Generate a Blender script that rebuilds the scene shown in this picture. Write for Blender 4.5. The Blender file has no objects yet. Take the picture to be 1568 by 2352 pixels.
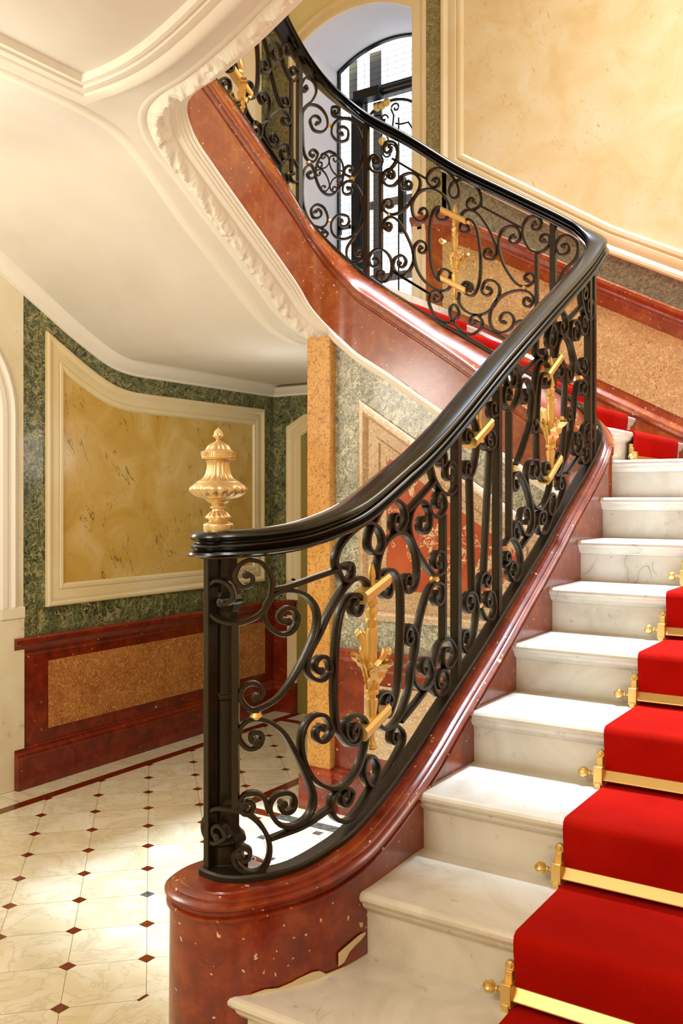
import bpy, bmesh, math, random
from math import sin, cos, pi, radians, sqrt, atan2
from mathutils import Vector, Matrix, noise
random.seed(7)
S = 0.16                      # one riser, in metres; all layout numbers below are in risers
C = bpy.context.scene.collection

# ------------------------------------------------------------------ camera, light, exposure
cam = bpy.data.cameras.new('camera'); co = bpy.data.objects.new('camera', cam); C.objects.link(co)
co.location = (0, 0, 10*S); co.rotation_euler = (radians(90), 0, radians(33.3))
cam.sensor_fit = 'VERTICAL'; cam.sensor_height = 36; cam.lens = 2105/2352*36; cam.shift_y = -28/2352
cam.clip_start = 0.05; cam.clip_end = 100
bpy.context.scene.camera = co
vs = bpy.context.scene.view_settings
vs.view_transform = 'Standard'; vs.look = 'None'; vs.gamma = 1; vs.use_curve_mapping = False; vs.exposure = 0.1
w = bpy.data.worlds.new('world'); bpy.context.scene.world = w; w.use_nodes = True
w.node_tree.nodes['Background'].inputs[0].default_value = (0.93, 0.96, 1.0, 1); w.node_tree.nodes['Background'].inputs[1].default_value = 2.2
def area(name, loc, size, power, col, target=None, shape='SQUARE', sizey=None):
    l = bpy.data.lights.new(name, 'AREA'); l.energy = power; l.color = col; l.size = size*S; l.shape = shape
    if sizey: l.shape = 'RECTANGLE'; l.size_y = sizey*S
    o = bpy.data.objects.new(name, l); C.objects.link(o); o.location = Vector(loc)*S
    if target: o.rotation_euler = (Vector(target)*S-o.location).to_track_quat('-Z', 'Y').to_euler()
    return o
def point_fill(name, loc, rad, power, col):  # bare point light without a fitting, used as fill
    l = bpy.data.lights.new(name, 'POINT'); l.energy = power; l.color = col; l.shadow_soft_size = rad*S
    o = bpy.data.objects.new(name, l); C.objects.link(o); o.location = Vector(loc)*S
    return o
COOL = (0.68, 0.83, 1.0); WARM = (1.0, 0.945, 0.85); WARM2 = (1.0, 0.975, 0.935)
sky = area('skylight', (-8.5, 25.5, 70), 5, 140, COOL, (-8.5, 25.4, 0)); sky.data.spread = radians(34)
point_fill('hall_fill', (-9, -3, 17), 3.0, 70, WARM2)  # added fill behind the camera, stands for no known fixture
point_fill('passage_fill', (-22, 9, 15), 2.0, 55, WARM)  # unseen warm fill, added to brighten the left wall and arch
point_fill('stair_fill', (-1, 27, 27), 2.5, 52, WARM2)  # fill added above the landing, its source is invented
point_fill('alcove_fill', (-20, 27, 12), 1.2, 8, WARM)  # small fill light in the alcove, no fitting there
point_fill('upper_fill', (-6, 20, 40), 3, 75, WARM2)  # unseen fill added to lighten the walls upstairs

# ------------------------------------------------------------------ materials
def rgb(h):
    h = h.lstrip('#'); c = [int(h[i:i+2], 16)/255 for i in (0, 2, 4)]
    return tuple((x/12.92 if x <= .04045 else ((x+.055)/1.055)**2.4) for x in c)+(1,)
class M:
    def __init__(s, name, rough=.5, metal=0, coat=0):
        s.m = bpy.data.materials.new(name); s.m.use_nodes = True; s.t = s.m.node_tree
        s.b = s.t.nodes['Principled BSDF']; s.b.inputs['Roughness'].default_value = rough; s.b.inputs['Metallic'].default_value = metal
        s.b.inputs['Coat Weight'].default_value = coat; s.b.inputs['Coat Roughness'].default_value = .08
        s.co = s.t.nodes.new('ShaderNodeTexCoord').outputs['Object']
    def link(s, a, b): s.t.links.new(a, b)
    def val(s, sock, v):
        if isinstance(v, bpy.types.NodeSocket): s.link(v, sock)
        else: sock.default_value = v
    def noise(s, sc, det=4, rough=.55, dist=0, co=None, col=False):
        n = s.t.nodes.new('ShaderNodeTexNoise'); s.link(co or s.co, n.inputs['Vector'])
        n.inputs['Scale'].default_value = sc; n.inputs['Detail'].default_value = det; n.inputs['Roughness'].default_value = rough; n.inputs['Distortion'].default_value = dist
        return n.outputs['Color' if col else 'Fac']
    def vor(s, sc, out='Distance', feat='F1', co=None, rnd=1):
        n = s.t.nodes.new('ShaderNodeTexVoronoi'); n.feature = feat; s.link(co or s.co, n.inputs['Vector']); n.inputs['Scale'].default_value = sc; n.inputs['Randomness'].default_value = rnd
        return n.outputs[out]
    def math(s, op, a, b=0.0, c=None):
        n = s.t.nodes.new('ShaderNodeMath'); n.operation = op; s.val(n.inputs[0], a); s.val(n.inputs[1], b)
        if c is not None: s.val(n.inputs[2], c)
        return n.outputs[0]
    def ramp(s, f, stops, interp='LINEAR'):
        n = s.t.nodes.new('ShaderNodeValToRGB'); n.color_ramp.interpolation = interp; e = n.color_ramp.elements
        while len(e) < len(stops): e.new(.5)
        for i, (p, c) in enumerate(stops):
            e[i].position = p; e[i].color = rgb(c) if isinstance(c, str) else (c, c, c, 1)
        s.link(f, n.inputs[0]); return n.outputs[0]
    def mix(s, f, a, b, mode='MIX'):
        n = s.t.nodes.new('ShaderNodeMix'); n.data_type = 'RGBA'; n.blend_type = mode
        s.val(n.inputs[0], f); s.val(n.inputs[6], rgb(a) if isinstance(a, str) else a); s.val(n.inputs[7], rgb(b) if isinstance(b, str) else b)
        return n.outputs[2]
    def warp(s, amt, sc=3, det=3):
        nz = s.noise(sc, det, col=True); v = s.t.nodes.new('ShaderNodeVectorMath'); v.operation = 'MULTIPLY_ADD'
        s.link(nz, v.inputs[0]); v.inputs[1].default_value = (amt,)*3; s.link(s.co, v.inputs[2]); return v.outputs[0]
    def scaled(s, x, y, z):
        v = s.t.nodes.new('ShaderNodeVectorMath'); v.operation = 'MULTIPLY'; s.link(s.co, v.inputs[0]); v.inputs[1].default_value = (x, y, z); return v.outputs[0]
    def color(s, c): s.val(s.b.inputs['Base Color'], rgb(c) if isinstance(c, str) else c); return s
    def bump(s, h, strength=.2, dist=.01):
        n = s.t.nodes.new('ShaderNodeBump'); n.inputs['Strength'].default_value = strength; n.inputs['Distance'].default_value = dist
        s.link(h, n.inputs['Height']); s.link(n.outputs[0], s.b.inputs['Normal']); return s
    def rough(s, v): s.val(s.b.inputs['Roughness'], v); return s
def veins(m, sc, width, dist=.35, wsc=2.5, co=None):
    # thin wandering lines where a warped noise crosses .5
    n = m.noise(sc, 3, .5, 0, m.warp(dist, wsc))
    d = m.math('ABSOLUTE', m.math('SUBTRACT', n, .5)); return m.math('LESS_THAN', d, width), d
def red_marble(name, a, b, c, flecks=.75, rough=.28, small=.93, coat=.45):
    m = M(name, rough, 0, coat); m.b.inputs['Coat Roughness'].default_value = .18
    base = m.ramp(m.noise(9, 8, .68, .6), [(.3, a), (.5, b), (.7, c)])
    base = m.mix(m.math('MULTIPLY', m.ramp(m.noise(34, 6, .7), [(.45, 0), (.65, 1)]), .35), base, a)
    wp = m.warp(.05, 24)
    v = m.vor(26, co=wp); vc = m.vor(26, 'Color', co=wp); sep = m.t.nodes.new('ShaderNodeSeparateColor'); m.link(vc, sep.inputs[0])
    mask = m.math('MULTIPLY', m.math('LESS_THAN', v, m.math('MULTIPLY', sep.outputs[1], .2)), m.math('GREATER_THAN', sep.outputs[0], flecks))
    v2 = m.vor(75, co=wp); vc2 = m.vor(75, 'Color', co=wp); sp2 = m.t.nodes.new('ShaderNodeSeparateColor'); m.link(vc2, sp2.inputs[0])
    mk2 = m.math('MULTIPLY', m.math('LESS_THAN', v2, .25), m.math('GREATER_THAN', sp2.outputs[0], small))
    m.color(m.mix(m.math('MAXIMUM', mask, mk2), base, '#e0c09a')); m.bump(m.noise(14, 3), .03, .01)
    return m.m
def fig_marble(name, stops, sc=14, dist=1.6, rough=.3, veincol=None, vw=.012, streak=None):
    m = M(name, rough, 0, .25)
    w1 = m.warp(.10, 9, 4)
    base = m.ramp(m.noise(sc, 7, .62, dist, w1), stops)
    if veincol:
        for q, sc2 in enumerate((sc*1.3, sc*2.1)):
            n = m.noise(sc2, 3, .6, 1.2, w1); d = m.math('ABSOLUTE', m.math('SUBTRACT', n, .5))
            k = m.math('LESS_THAN', d, vw)
            br = m.math('GREATER_THAN', m.noise(sc*.9+q*3, 2), .47)
            base = m.mix(m.math('MULTIPLY', m.math('MULTIPLY', k, br), .75), base, veincol)
    if streak:
        n = m.noise(sc*.35, 5, .6, 2.2, w1); d = m.math('ABSOLUTE', m.math('SUBTRACT', n, .52))
        base = m.mix(m.math('MULTIPLY', m.math('LESS_THAN', d, .016), .8), base, streak)
    m.color(base); return m.m
def speckle(name, a, b, dark, light, sc=120, rough=.35):
    m = M(name, rough, 0, .15)
    base = m.ramp(m.noise(7, 5, .6), [(.35, a), (.65, b)])
    wp = m.warp(.02, 60)
    base = m.mix(m.math('MULTIPLY', m.ramp(m.noise(sc, 4, .7, 1.5, wp), [(.52, 0), (.58, 1)]), .7), base, light)
    base = m.mix(m.math('MULTIPLY', m.ramp(m.noise(sc*.8, 3, .6, 2.5, wp), [(.61, 0), (.64, 1)]), .85), base, dark)
    m.color(base); return m.m
def soft_marble(name, a, b, c, vein, rough=.3, vs=2.2, vw=.004, coat=.3, cover=.55, diag=0):
    m = M(name, rough, 0, coat)
    base = m.ramp(m.noise(3.2, 6, .6, .8), [(.3, a), (.5, b), (.72, c)])
    k, d = veins(m, vs, vw, .5, 2.0)
    br = m.ramp(m.noise(5, 3), [(cover, 0), (cover+.12, 1)])
    base = m.mix(m.math('MULTIPLY', m.math('MULTIPLY', k, br), .6), base, vein)
    if diag:
        sp = m.t.nodes.new('ShaderNodeSeparateXYZ'); m.link(m.co, sp.inputs[0]); hz = m.math('ADD', sp.outputs[0], sp.outputs[1])
        ac = m.math('ADD', m.math('MULTIPLY', hz, .94), m.math('MULTIPLY', sp.outputs[2], .34)); al = m.math('SUBTRACT', m.math('MULTIPLY', sp.outputs[2], .94), m.math('MULTIPLY', hz, .34))
        cb = m.t.nodes.new('ShaderNodeCombineXYZ'); m.link(m.math('MULTIPLY', ac, 5.0), cb.inputs[0]); m.link(m.math('MULTIPLY', al, 1.0), cb.inputs[1])
        n2 = m.noise(1.6, 4, .6, .35, cb.outputs[0]); dd = m.math('ABSOLUTE', m.math('SUBTRACT', n2, .5))
        wv = m.math('MULTIPLY', m.ramp(m.noise(9, 3), [(.42, .15), (.6, 1)]), diag*.012)
        k2 = m.math('MULTIPLY', m.math('LESS_THAN', dd, wv), m.math('GREATER_THAN', m.noise(3.1, 2), .5)); base = m.mix(m.math('MULTIPLY', k2, .7), base, vein)
    sm = m.ramp(d, [(0, 1), (.05, 0)])
    base = m.mix(m.math('MULTIPLY', m.math('MULTIPLY', sm, br), .22), base, vein)
    base = m.mix(m.math('MULTIPLY', m.ramp(m.noise(30, 3), [(.66, 0), (.74, 1)]), .4), base, vein)
    m.color(base); return m.m
MAT = {}
MAT['red'] = red_marble('red_faux_marble', '#5c1503', '#852808', '#a44a14', .62)
MAT['red_orange'] = red_marble('russet_faux_marble', '#802b07', '#98400f', '#ae6022', .7, .26, .93, .8)
MAT['red_dark'] = red_marble('dark_red_faux_marble', '#521204', '#7a1f06', '#96340c', .95, .3, .98)
MAT['green'] = fig_marble('green_marble', [(.28, '#262c16'), (.42, '#4a5230'), (.52, '#7f8259'), (.62, '#565f40'), (.75, '#a29a6c')], 17, 2.4, .35, '#1d210f', .026, '#b5a772')
MAT['green_pale'] = fig_marble('pale_green_marble', [(.28, '#6f766c'), (.45, '#9da192'), (.55, '#c4c2ae'), (.66, '#8d958a'), (.78, '#dad6c0')], 24, 2.4, .3, '#565b4c', .026, '#ece6cc')
MAT['green_olive'] = fig_marble('olive_marble', [(.28, '#57502c'), (.45, '#80764a'), (.55, '#9d9468'), (.7, '#6c6440')], 34, 2.0, .35, '#3d3a22', .02, '#b5a878')
MAT['green_grey'] = fig_marble('grey_green_marble', [(.28, '#5a5848'), (.45, '#84806a'), (.55, '#a39c80'), (.7, '#6c6a58')], 34, 2.0, .35, '#3c3b30', .024)
MAT['yellow'] = soft_marble('yellow_marble', '#c4993f', '#d2ad5c', '#dfc386', '#6a5526', .3, 2.6, .004, .2, .6, .62)
MAT['cream_marble'] = soft_marble('cream_marble', '#dcbf86', '#e4cd9c', '#e9d8b2', '#bd9858', .18, 1.3, .003, .5, .6, .22)
MAT['white_marble'] = soft_marble('white_marble', '#cbc4b2', '#e2ddd0', '#eeebe2', '#8b887b', .22, 3.2, .0028, .4, .55)
MAT['stone'] = soft_marble('cream_stone', '#e2d4ae', '#eadfc0', '#efe6cf', '#a39878', .45, 1.2, .003, 0, .62)
MAT['granite'] = speckle('orange_granite', '#a85e2c', '#bf7c3e', '#3a1e0c', '#e3b56a', 48)
MAT['granite_tan'] = speckle('tan_granite', '#b08a50', '#c39f66', '#4a3518', '#e6c890', 58)
MAT['granite_pink'] = speckle('pinkish_granite', '#c4a078', '#d2b48c', '#5c462c', '#f0dec0', 70)
def squiggle():
    m = M('orange_squiggled_marble', .35, 0, .15)
    base = m.ramp(m.noise(5, 4), [(.35, '#d59644'), (.65, '#e2ab5e')])
    wp = m.warp(.05, 30, 3)
    for sc in (48, 66):
        d = m.math('ABSOLUTE', m.math('SUBTRACT', m.noise(sc, 2, .5, 1.0, wp), .5))
        k = m.math('MULTIPLY', m.math('LESS_THAN', d, .03), m.math('GREATER_THAN', m.noise(sc*1.3, 2), .52))
        base = m.mix(m.math('MULTIPLY', k, .75), base, '#7a5322')
    m.color(base); return m.m
MAT['pillar'] = squiggle()
def bold_red():
    m = M('white_veined_red_marble', .25, 0, .3)
    base = m.ramp(m.noise(6, 6, .6), [(.3, '#a83c1c'), (.7, '#c45a30')])
    w1 = m.warp(.35, 5, 4)
    for sc, th in ((4, .012), (8, .010)):
        d = m.math('ABSOLUTE', m.math('SUBTRACT', m.noise(sc, 5, .65, .5, w1), .5))
        k = m.math('MULTIPLY', m.math('LESS_THAN', d, m.math('MULTIPLY', m.noise(16, 2), th*3)), m.math('GREATER_THAN', m.noise(7, 2), .5))
        base = m.mix(m.math('MULTIPLY', k, .85), base, '#e8d2a8')
    m.color(base); return m.m
MAT['red_vein'] = bold_red()
def plain(name, col, rough=.6, metal=0, coat=0, bump=0, bsc=60, var=None):
    m = M(name, rough, metal, coat)
    if var: m.color(m.ramp(m.noise(2.2, 4), [(.35, col), (.68, var)]))
    else: m.color(col)
    if bump: m.bump(m.noise(bsc, 4), bump, .004)
    return m.m
MAT['plaster'] = plain('cream_plaster', '#e8e3da', .75, var='#e0d9cc', bump=.08)
MAT['plaster_white'] = plain('white_plaster_moulding', '#f0e9dc', .6)
MAT['reveal'] = plain('grey_white_plaster', '#dcdde2', .8, var='#d2d3da')
MAT['cream'] = plain('cream_paint', '#e9d9b2', .45, var='#e2cc98')
MAT['yellow_wall'] = plain('yellow_wall_paint', '#ebdfa4', .6, var='#e4d594')
MAT['iron'] = plain('black_wrought_iron', '#2b2519', .38, .5, .2, .3, 160)
MAT['lacquer'] = plain('black_lacquered_wood', '#0d0a07', .24, 0, .3)
MAT['gold'] = plain('gilded_metal', '#f0cd80', .42, .6, .1, .12, 90)
MAT['brass'] = plain('polished_brass', '#e2c27a', .38, .8)
MAT['gilt'] = plain('antique_gilt_bronze', '#ead2a0', .36, .8, 0, .15, 140)
MAT['olive'] = plain('olive_paint', '#8d7c3c', .5)
MAT['steel'] = plain('black_painted_steel', '#0e0e0e', .4, .3)
MAT['grey_steel'] = plain('grey_painted_steel', '#3c4048', .4, .3)
def carpet():
    m = M('red_wool_carpet', .95)
    n = m.noise(260, 3); base = m.mix(m.ramp(m.noise(4, 3), [(.35, 0), (.7, 1)]), '#ae0c03', '#c21805')
    m.color(m.mix(m.math('MULTIPLY', n, .35), base, '#700602'))
    wv = m.t.nodes.new('ShaderNodeTexWave'); wv.bands_direction = 'Z'; wv.inputs['Scale'].default_value = 110; m.link(m.co, wv.inputs['Vector'])
    m.bump(m.math('ADD', m.math('MULTIPLY', wv.outputs['Fac'], .12), n), .4, .003)
    m.b.inputs['Specular IOR Level'].default_value = .1; m.b.inputs['Sheen Weight'].default_value = .06; m.b.inputs['Sheen Roughness'].default_value = .4; m.b.inputs['Sheen Tint'].default_value = rgb('#ff5040')
    return m.m
MAT['carpet'] = carpet()
def glass():
    m = M('window_glass', .03); m.b.inputs['Transmission Weight'].default_value = 1; m.b.inputs['IOR'].default_value = 1.02; m.color('#f4f8fb'); return m.m
MAT['glass'] = glass()
def floor_mat():
    m = M('marble_tile_floor', .2, 0, .35)
    sp = m.t.nodes.new('ShaderNodeSeparateXYZ'); m.link(m.co, sp.inputs[0])
    x = m.math('DIVIDE', sp.outputs[0], S); y = m.math('DIVIDE', sp.outputs[1], S); T = 1.66; r2 = sqrt(.5)
    p = m.math('DIVIDE', m.math('SUBTRACT', m.math('MULTIPLY', m.math('ADD', x, y), r2), -.106), T)
    q = m.math('DIVIDE', m.math('SUBTRACT', m.math('MULTIPLY', m.math('SUBTRACT', y, x), r2), 33.71), T)
    fp = m.math('SUBTRACT', p, m.math('ROUND', p)); fq = m.math('SUBTRACT', q, m.math('ROUND', q))
    dx = m.math('ABSOLUTE', m.math('SUBTRACT', fp, fq)); dy = m.math('ABSOLUTE', m.math('ADD', fp, fq))
    ins = m.math('LESS_THAN', m.math('MAXIMUM', dx, dy), .137/T/r2)
    line = m.math('LESS_THAN', m.math('MINIMUM', m.math('ABSOLUTE', fp), m.math('ABSOLUTE', fq)), .0045)
    tid = m.math('ADD', m.math('MULTIPLY', m.math('FLOOR', m.math('ADD', p, 0)), 7.31), m.math('MULTIPLY', m.math('FLOOR', m.math('ADD', q, 0)), 3.17))
    cv = m.t.nodes.new('ShaderNodeCombineXYZ'); m.link(tid, cv.inputs[2]); ad = m.t.nodes.new('ShaderNodeVectorMath'); ad.operation = 'ADD'; m.link(m.co, ad.inputs[0]); m.link(cv.outputs[0], ad.inputs[1])
    tco = ad.outputs[0]
    base = m.ramp(m.noise(4, 6, .6, 1.0, tco), [(.3, '#d6c8a0'), (.5, '#e2d8ba'), (.7, '#ece6d2')])
    d = m.math('ABSOLUTE', m.math('SUBTRACT', m.noise(4, 5, .6, 1.5, tco), .5))
    base = m.mix(m.math('MULTIPLY', m.ramp(d, [(0, 1), (.03, 0)]), .3), base, '#9c9070')
    def band(v, a, b): return m.math('MULTIPLY', m.math('GREATER_THAN', v, a), m.math('LESS_THAN', v, b))
    field = m.math('MULTIPLY', band(x, -25.5, -13.4), m.math('LESS_THAN', y, 33.6))
    a1 = m.math('LESS_THAN', y, 22.95); a2 = m.math('LESS_THAN', x, -18.95)
    field = m.math('MULTIPLY', field, m.math('MAXIMUM', a1, a2))
    s1 = band(x, -25.5, -25.06); s2 = m.math('MULTIPLY', band(x, -19.4, -18.95), m.math('GREATER_THAN', y, 22.9))
    s3 = m.math('MULTIPLY', band(y, 22.9, 23.35), m.math('GREATER_THAN', x, -19.4)); s4 = m.math('MULTIPLY', band(y, 33.15, 33.6), band(x, -25.5, -18.95))
    redc = m.ramp(m.noise(40, 5, .7), [(.35, '#521806'), (.65, '#7a2c12')])
    redc = m.mix(m.math('MULTIPLY', m.math('GREATER_THAN', x, -17.6), m.math('GREATER_THAN', y, 16.5)), redc, m.ramp(m.noise(40, 5, .7), [(.35, '#34352f'), (.65, '#6a6b62')]))
    base = m.mix(m.math('MULTIPLY', m.math('MULTIPLY', line, field), .75), base, '#5c5038')
    slab = m.math('MULTIPLY', m.math('LESS_THAN', m.math('ABSOLUTE', m.math('SUBTRACT', m.math('FRACT', m.math('DIVIDE', y, 2.6)), .5)), .006), m.math('SUBTRACT', 1.0, field))
    base = m.mix(m.math('MULTIPLY', slab, .6), base, '#5c5038')
    base = m.mix(m.math('MULTIPLY', ins, field), base, redc)
    st = m.math('MAXIMUM', m.math('MAXIMUM', s1, s2), m.math('MAXIMUM', s3, s4))
    base = m.mix(st, base, redc)
    m.color(base); m.bump(m.noise(3, 2), .02, .01); return m.m
MAT['floor'] = floor_mat()

# ------------------------------------------------------------------ helpers
def tag(o, label=None, cat=None, group=None, kind=None):
    if label: o['label'] = label
    if cat: o['category'] = cat
    if group: o['group'] = group
    if kind: o['kind'] = kind
    return o
def empty(name, loc=(0, 0, 0)):
    o = bpy.data.objects.new(name, None); C.objects.link(o); o.location = Vector(loc)*S; o.empty_display_size = .1
    return o
class MB:
    def __init__(s): s.v = []; s.f = []; s.sm = []
    def add(s, vs_, fs, smooth=False):
        n = len(s.v); s.v += [tuple(v) for v in vs_]; s.f += [tuple(i+n for i in f) for f in fs]; s.sm += [smooth]*len(fs)
    def box(s, a, b, bev=0):
        x0, y0, z0 = [min(p, q) for p, q in zip(a, b)]; x1, y1, z1 = [max(p, q) for p, q in zip(a, b)]
        s.add([(x0,y0,z0),(x1,y0,z0),(x1,y1,z0),(x0,y1,z0),(x0,y0,z1),(x1,y0,z1),(x1,y1,z1),(x0,y1,z1)],
              [(0,3,2,1),(4,5,6,7),(0,1,5,4),(1,2,6,5),(2,3,7,6),(3,0,4,7)])
    def grid(s, rows, smooth=True, closed=False, cap=False):
        n = len(rows[0]); vs_ = [p for r in rows for p in r]; fs = []
        for i in range(len(rows)-1):
            for j in range(n if closed else n-1):
                k = (j+1) % n; fs.append((i*n+j, i*n+k, (i+1)*n+k, (i+1)*n+j))
        if cap: fs.append(tuple(range(n-1, -1, -1))); m_ = (len(rows)-1)*n; fs.append(tuple(m_+j for j in range(n)))
        s.add(vs_, fs, smooth)
    def lathe(s, prof, c, n=32, mod=None):
        rows = []
        for i, (r, z) in enumerate(prof):
            rows.append([(c[0]+(r+(mod(i, r, z, 2*pi*k/n) if mod else 0))*cos(2*pi*k/n), c[1]+(r+(mod(i, r, z, 2*pi*k/n) if mod else 0))*sin(2*pi*k/n), c[2]+z) for k in range(n)])
        s.grid(rows, True, True, True)
    def tube(s, pts, rad, n=8, cap=True):
        rows = []; up = Vector((0, 0, 1)); P = [Vector(p) for p in pts]
        for i, p in enumerate(P):
            t = (P[min(i+1, len(P)-1)]-P[max(i-1, 0)]).normalized()
            a = t.cross(up if abs(t.z) < .9 else Vector((1, 0, 0))).normalized(); b = t.cross(a)
            r = rad[i] if isinstance(rad, (list, tuple)) else rad
            rows.append([tuple(p+(a*cos(2*pi*k/n)+b*sin(2*pi*k/n))*r) for k in range(n)])
        s.grid(rows, True, True, cap)
    def poly(s, pts): s.add(pts, [tuple(range(len(pts)))])
    def build(s, name, mat, parent=None, bevel=0, auto=None, fix=True):
        me = bpy.data.meshes.new(name); ox = Vector((0, 0, 0))
        me.from_pydata([(x*S, y*S, z*S) for x, y, z in s.v], [], s.f)
        for p, q in zip(me.polygons, s.sm): p.use_smooth = q
        bm = bmesh.new(); bm.from_mesh(me)
        if fix: bmesh.ops.remove_doubles(bm, verts=bm.verts, dist=1e-5); bmesh.ops.recalc_face_normals(bm, faces=bm.faces)
        bm.to_mesh(me); bm.free(); me.materials.append(mat)
        if any(s.sm): me.set_sharp_from_angle(angle=radians(auto or 38))
        o = bpy.data.objects.new(name, me); C.objects.link(o)
        if parent: o.parent = parent; o.matrix_parent_inverse = Matrix.Translation(-parent.location)
        if bevel:
            md = o.modifiers.new('bevel', 'BEVEL'); md.width = bevel*S; md.segments = 2; md.limit_method = 'ANGLE'; md.angle_limit = radians(40)
        return o
def catmull(P, n=8):
    P = [Vector(p) for p in P]; Q = [2*P[0]-P[1]]+P+[2*P[-1]-P[-2]]; out = []
    for i in range(1, len(Q)-2):
        a, b, c, d = Q[i-1], Q[i], Q[i+1], Q[i+2]
        for k in range(n):
            t = k/n; out.append(.5*((2*b)+(c-a)*t+(2*a-5*b+4*c-d)*t*t+(3*b-3*c+d-a)*t**3))
    return out+[P[-1]]
def interp(T, x):
    if x <= T[0][0]: return T[0][1]+(x-T[0][0])*0
    for (a, p), (b, q) in zip(T, T[1:]):
        if x <= b: return p+(q-p)*(x-a)/(b-a)
    return T[-1][1]
def smooth_tab(T, x, w=.5): return sum(interp(T, x+d*w) for d in (-1, -.6, -.3, 0, .3, .6, 1))/7
def arc(cx, cy, r, a0, a1, n=12): return [(cx+r*cos(radians(a0+(a1-a0)*i/(n-1))), cy+r*sin(radians(a0+(a1-a0)*i/(n-1)))) for i in range(n)]
def lin(a, b, n): return [a+(b-a)*i/(n-1) for i in range(n)]
def dense(P, step=.25):
    out = [P[0]]
    for a, b in zip(P, P[1:]):
        L = math.dist(a, b); n = max(1, int(L/step))
        out += [tuple(a[k]+(b[k]-a[k])*i/n for k in range(len(a))) for i in range(1, n+1)]
    return out
class Path:
    """plan line of the balustrade, by arc length s"""
    def __init__(s, P):
        s.P = [Vector(p) for p in P]; s.L = [0]
        for a, b in zip(s.P, s.P[1:]): s.L.append(s.L[-1]+(b-a).length)
        s.T = []
        for i in range(len(s.P)): s.T.append((s.P[min(i+1, len(s.P)-1)]-s.P[max(i-1, 0)]).normalized())
    def at(s, x):
        x = min(max(x, 0), s.L[-1]-1e-6)
        lo, hi = 0, len(s.L)-1
        while hi-lo > 1:
            m = (lo+hi)//2
            if s.L[m] <= x: lo = m
            else: hi = m
        wt = (x-s.L[lo])/(s.L[hi]-s.L[lo]); p = s.P[lo].lerp(s.P[hi], wt); t = s.T[lo].lerp(s.T[hi], wt).normalized()
        return p, t, Vector((-t.y, t.x))      # point, tangent, left normal (towards the well)
    def off(s, x, o, z): p, t, n = s.at(x); q = p+n*o; return (q.x, q.y, z)
_st = catmull([(-9.28,10.42),(-8.85,10.38),(-8.6,10.5),(-8.38,10.7),(-8.15,11.05),(-8.0,11.6),(-7.92,12.1),(-7.93,12.8),(-8.0,14)], 6)
RAIL = Path([tuple(p) for p in _st]+[(-8.0+.1*(y-14)/10.6, y) for y in lin(14.5, 24.5, 21)]+arc(-8.7, 24.6, .8, 0, 90, 13)+[(x, 25.4) for x in lin(-9.2, -15.4, 14)]
            +arc(-15.6, 23.4, 2, 90, 180, 14)+[(-17.6, y) for y in lin(23., 18.8, 9)]+arc(-15.6, 18.6, 2, 180, 270, 14)+[(x, 16.6) for x in lin(-15.1, 3.2, 37)])
Z_IRON = [(-1, 4.36),(.4, 4.37),(1.0, 4.40),(1.5,4.44),(2.2,4.57),(2.9,4.73),(3.54,4.92),(4.14,5.1),(5.0,5.47),(5.5,5.78),(6.64,6.38),(7.65,6.9),(8.43,7.36),(11.0,8.82),(12.4,9.72),(13.78,10.51),(14.5,10.98),(15.0,11.3),(15.4,11.9),(16.15,12.62),(16.85,13.12),(17.5,13.58),(18.8,14.3),(19.72,14.9),(21,15.66),(22.3,16.5),(23.4,17.33),(24.2,18.03),(24.8,18.56),(25.24,19.0),(25.73,19.5),(26.4,20.1),(27.6,20.9),(28.4,21.4),(29.2,21.8),(30,22.2),(31.0,22.7),(33,23.0),(40,26.5),(52,32.5)]
Z_RAIL = [(-1, 9.33),(.4,9.33),(1.33,9.40),(2.1,9.58),(2.6,9.72),(3.2,9.92),(3.54,10.08),(4.66,10.53),(5.4,10.9),(6.2,11.36),(7.07,11.9),(8.52,12.82),(11.04,14.3),(12.9,15.37),(14.3,16.2),(15.2,16.9),(16,17.46),(16.6,17.9),(17.2,18.27),(18.5,19.09),(19.9,19.96),(21.7,21.35),(23,22.19),(24.16,23.14),(25,23.87),(25.6,24.55),(26.4,25.2),(27.1,25.7),(28,26.2),(30,27.3),(34,28.6)]
Z_RT = [(15.3,11.0),(16.4,11.79),(17.9,12.95),(19.36,14.08),(20.37,14.8),(21.64,15.66),(22.73,16.42),(23.71,17.05),(24.5,17.58),(25.0,17.94),(25.6,18.37),(26.2,18.75),(27.0,19.24),(27.6,19.6),(30.1,21.05),(31,21.6),(33,22.2),(34.6,22.4),(52,31.1)]
Z_RB = [(15.3,9.6),(16.5,10.24),(17.85,11.15),(20.08,12.65),(21,13.27),(21.64,13.72),(22.36,14.18),(23.14,14.66),(24.2,15.26),(24.8,15.62),(25.45,16.0),(26.03,16.35),(26.5,16.72),(27.5,17.36),(28.1,17.75),(30.1,19.0),(31,19.6),(31.8,20.05),(32.6,20.3),(34,20.42),(34.7,20.55),(36.0,21.05),(37,21.55),(52,29.0)]

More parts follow.
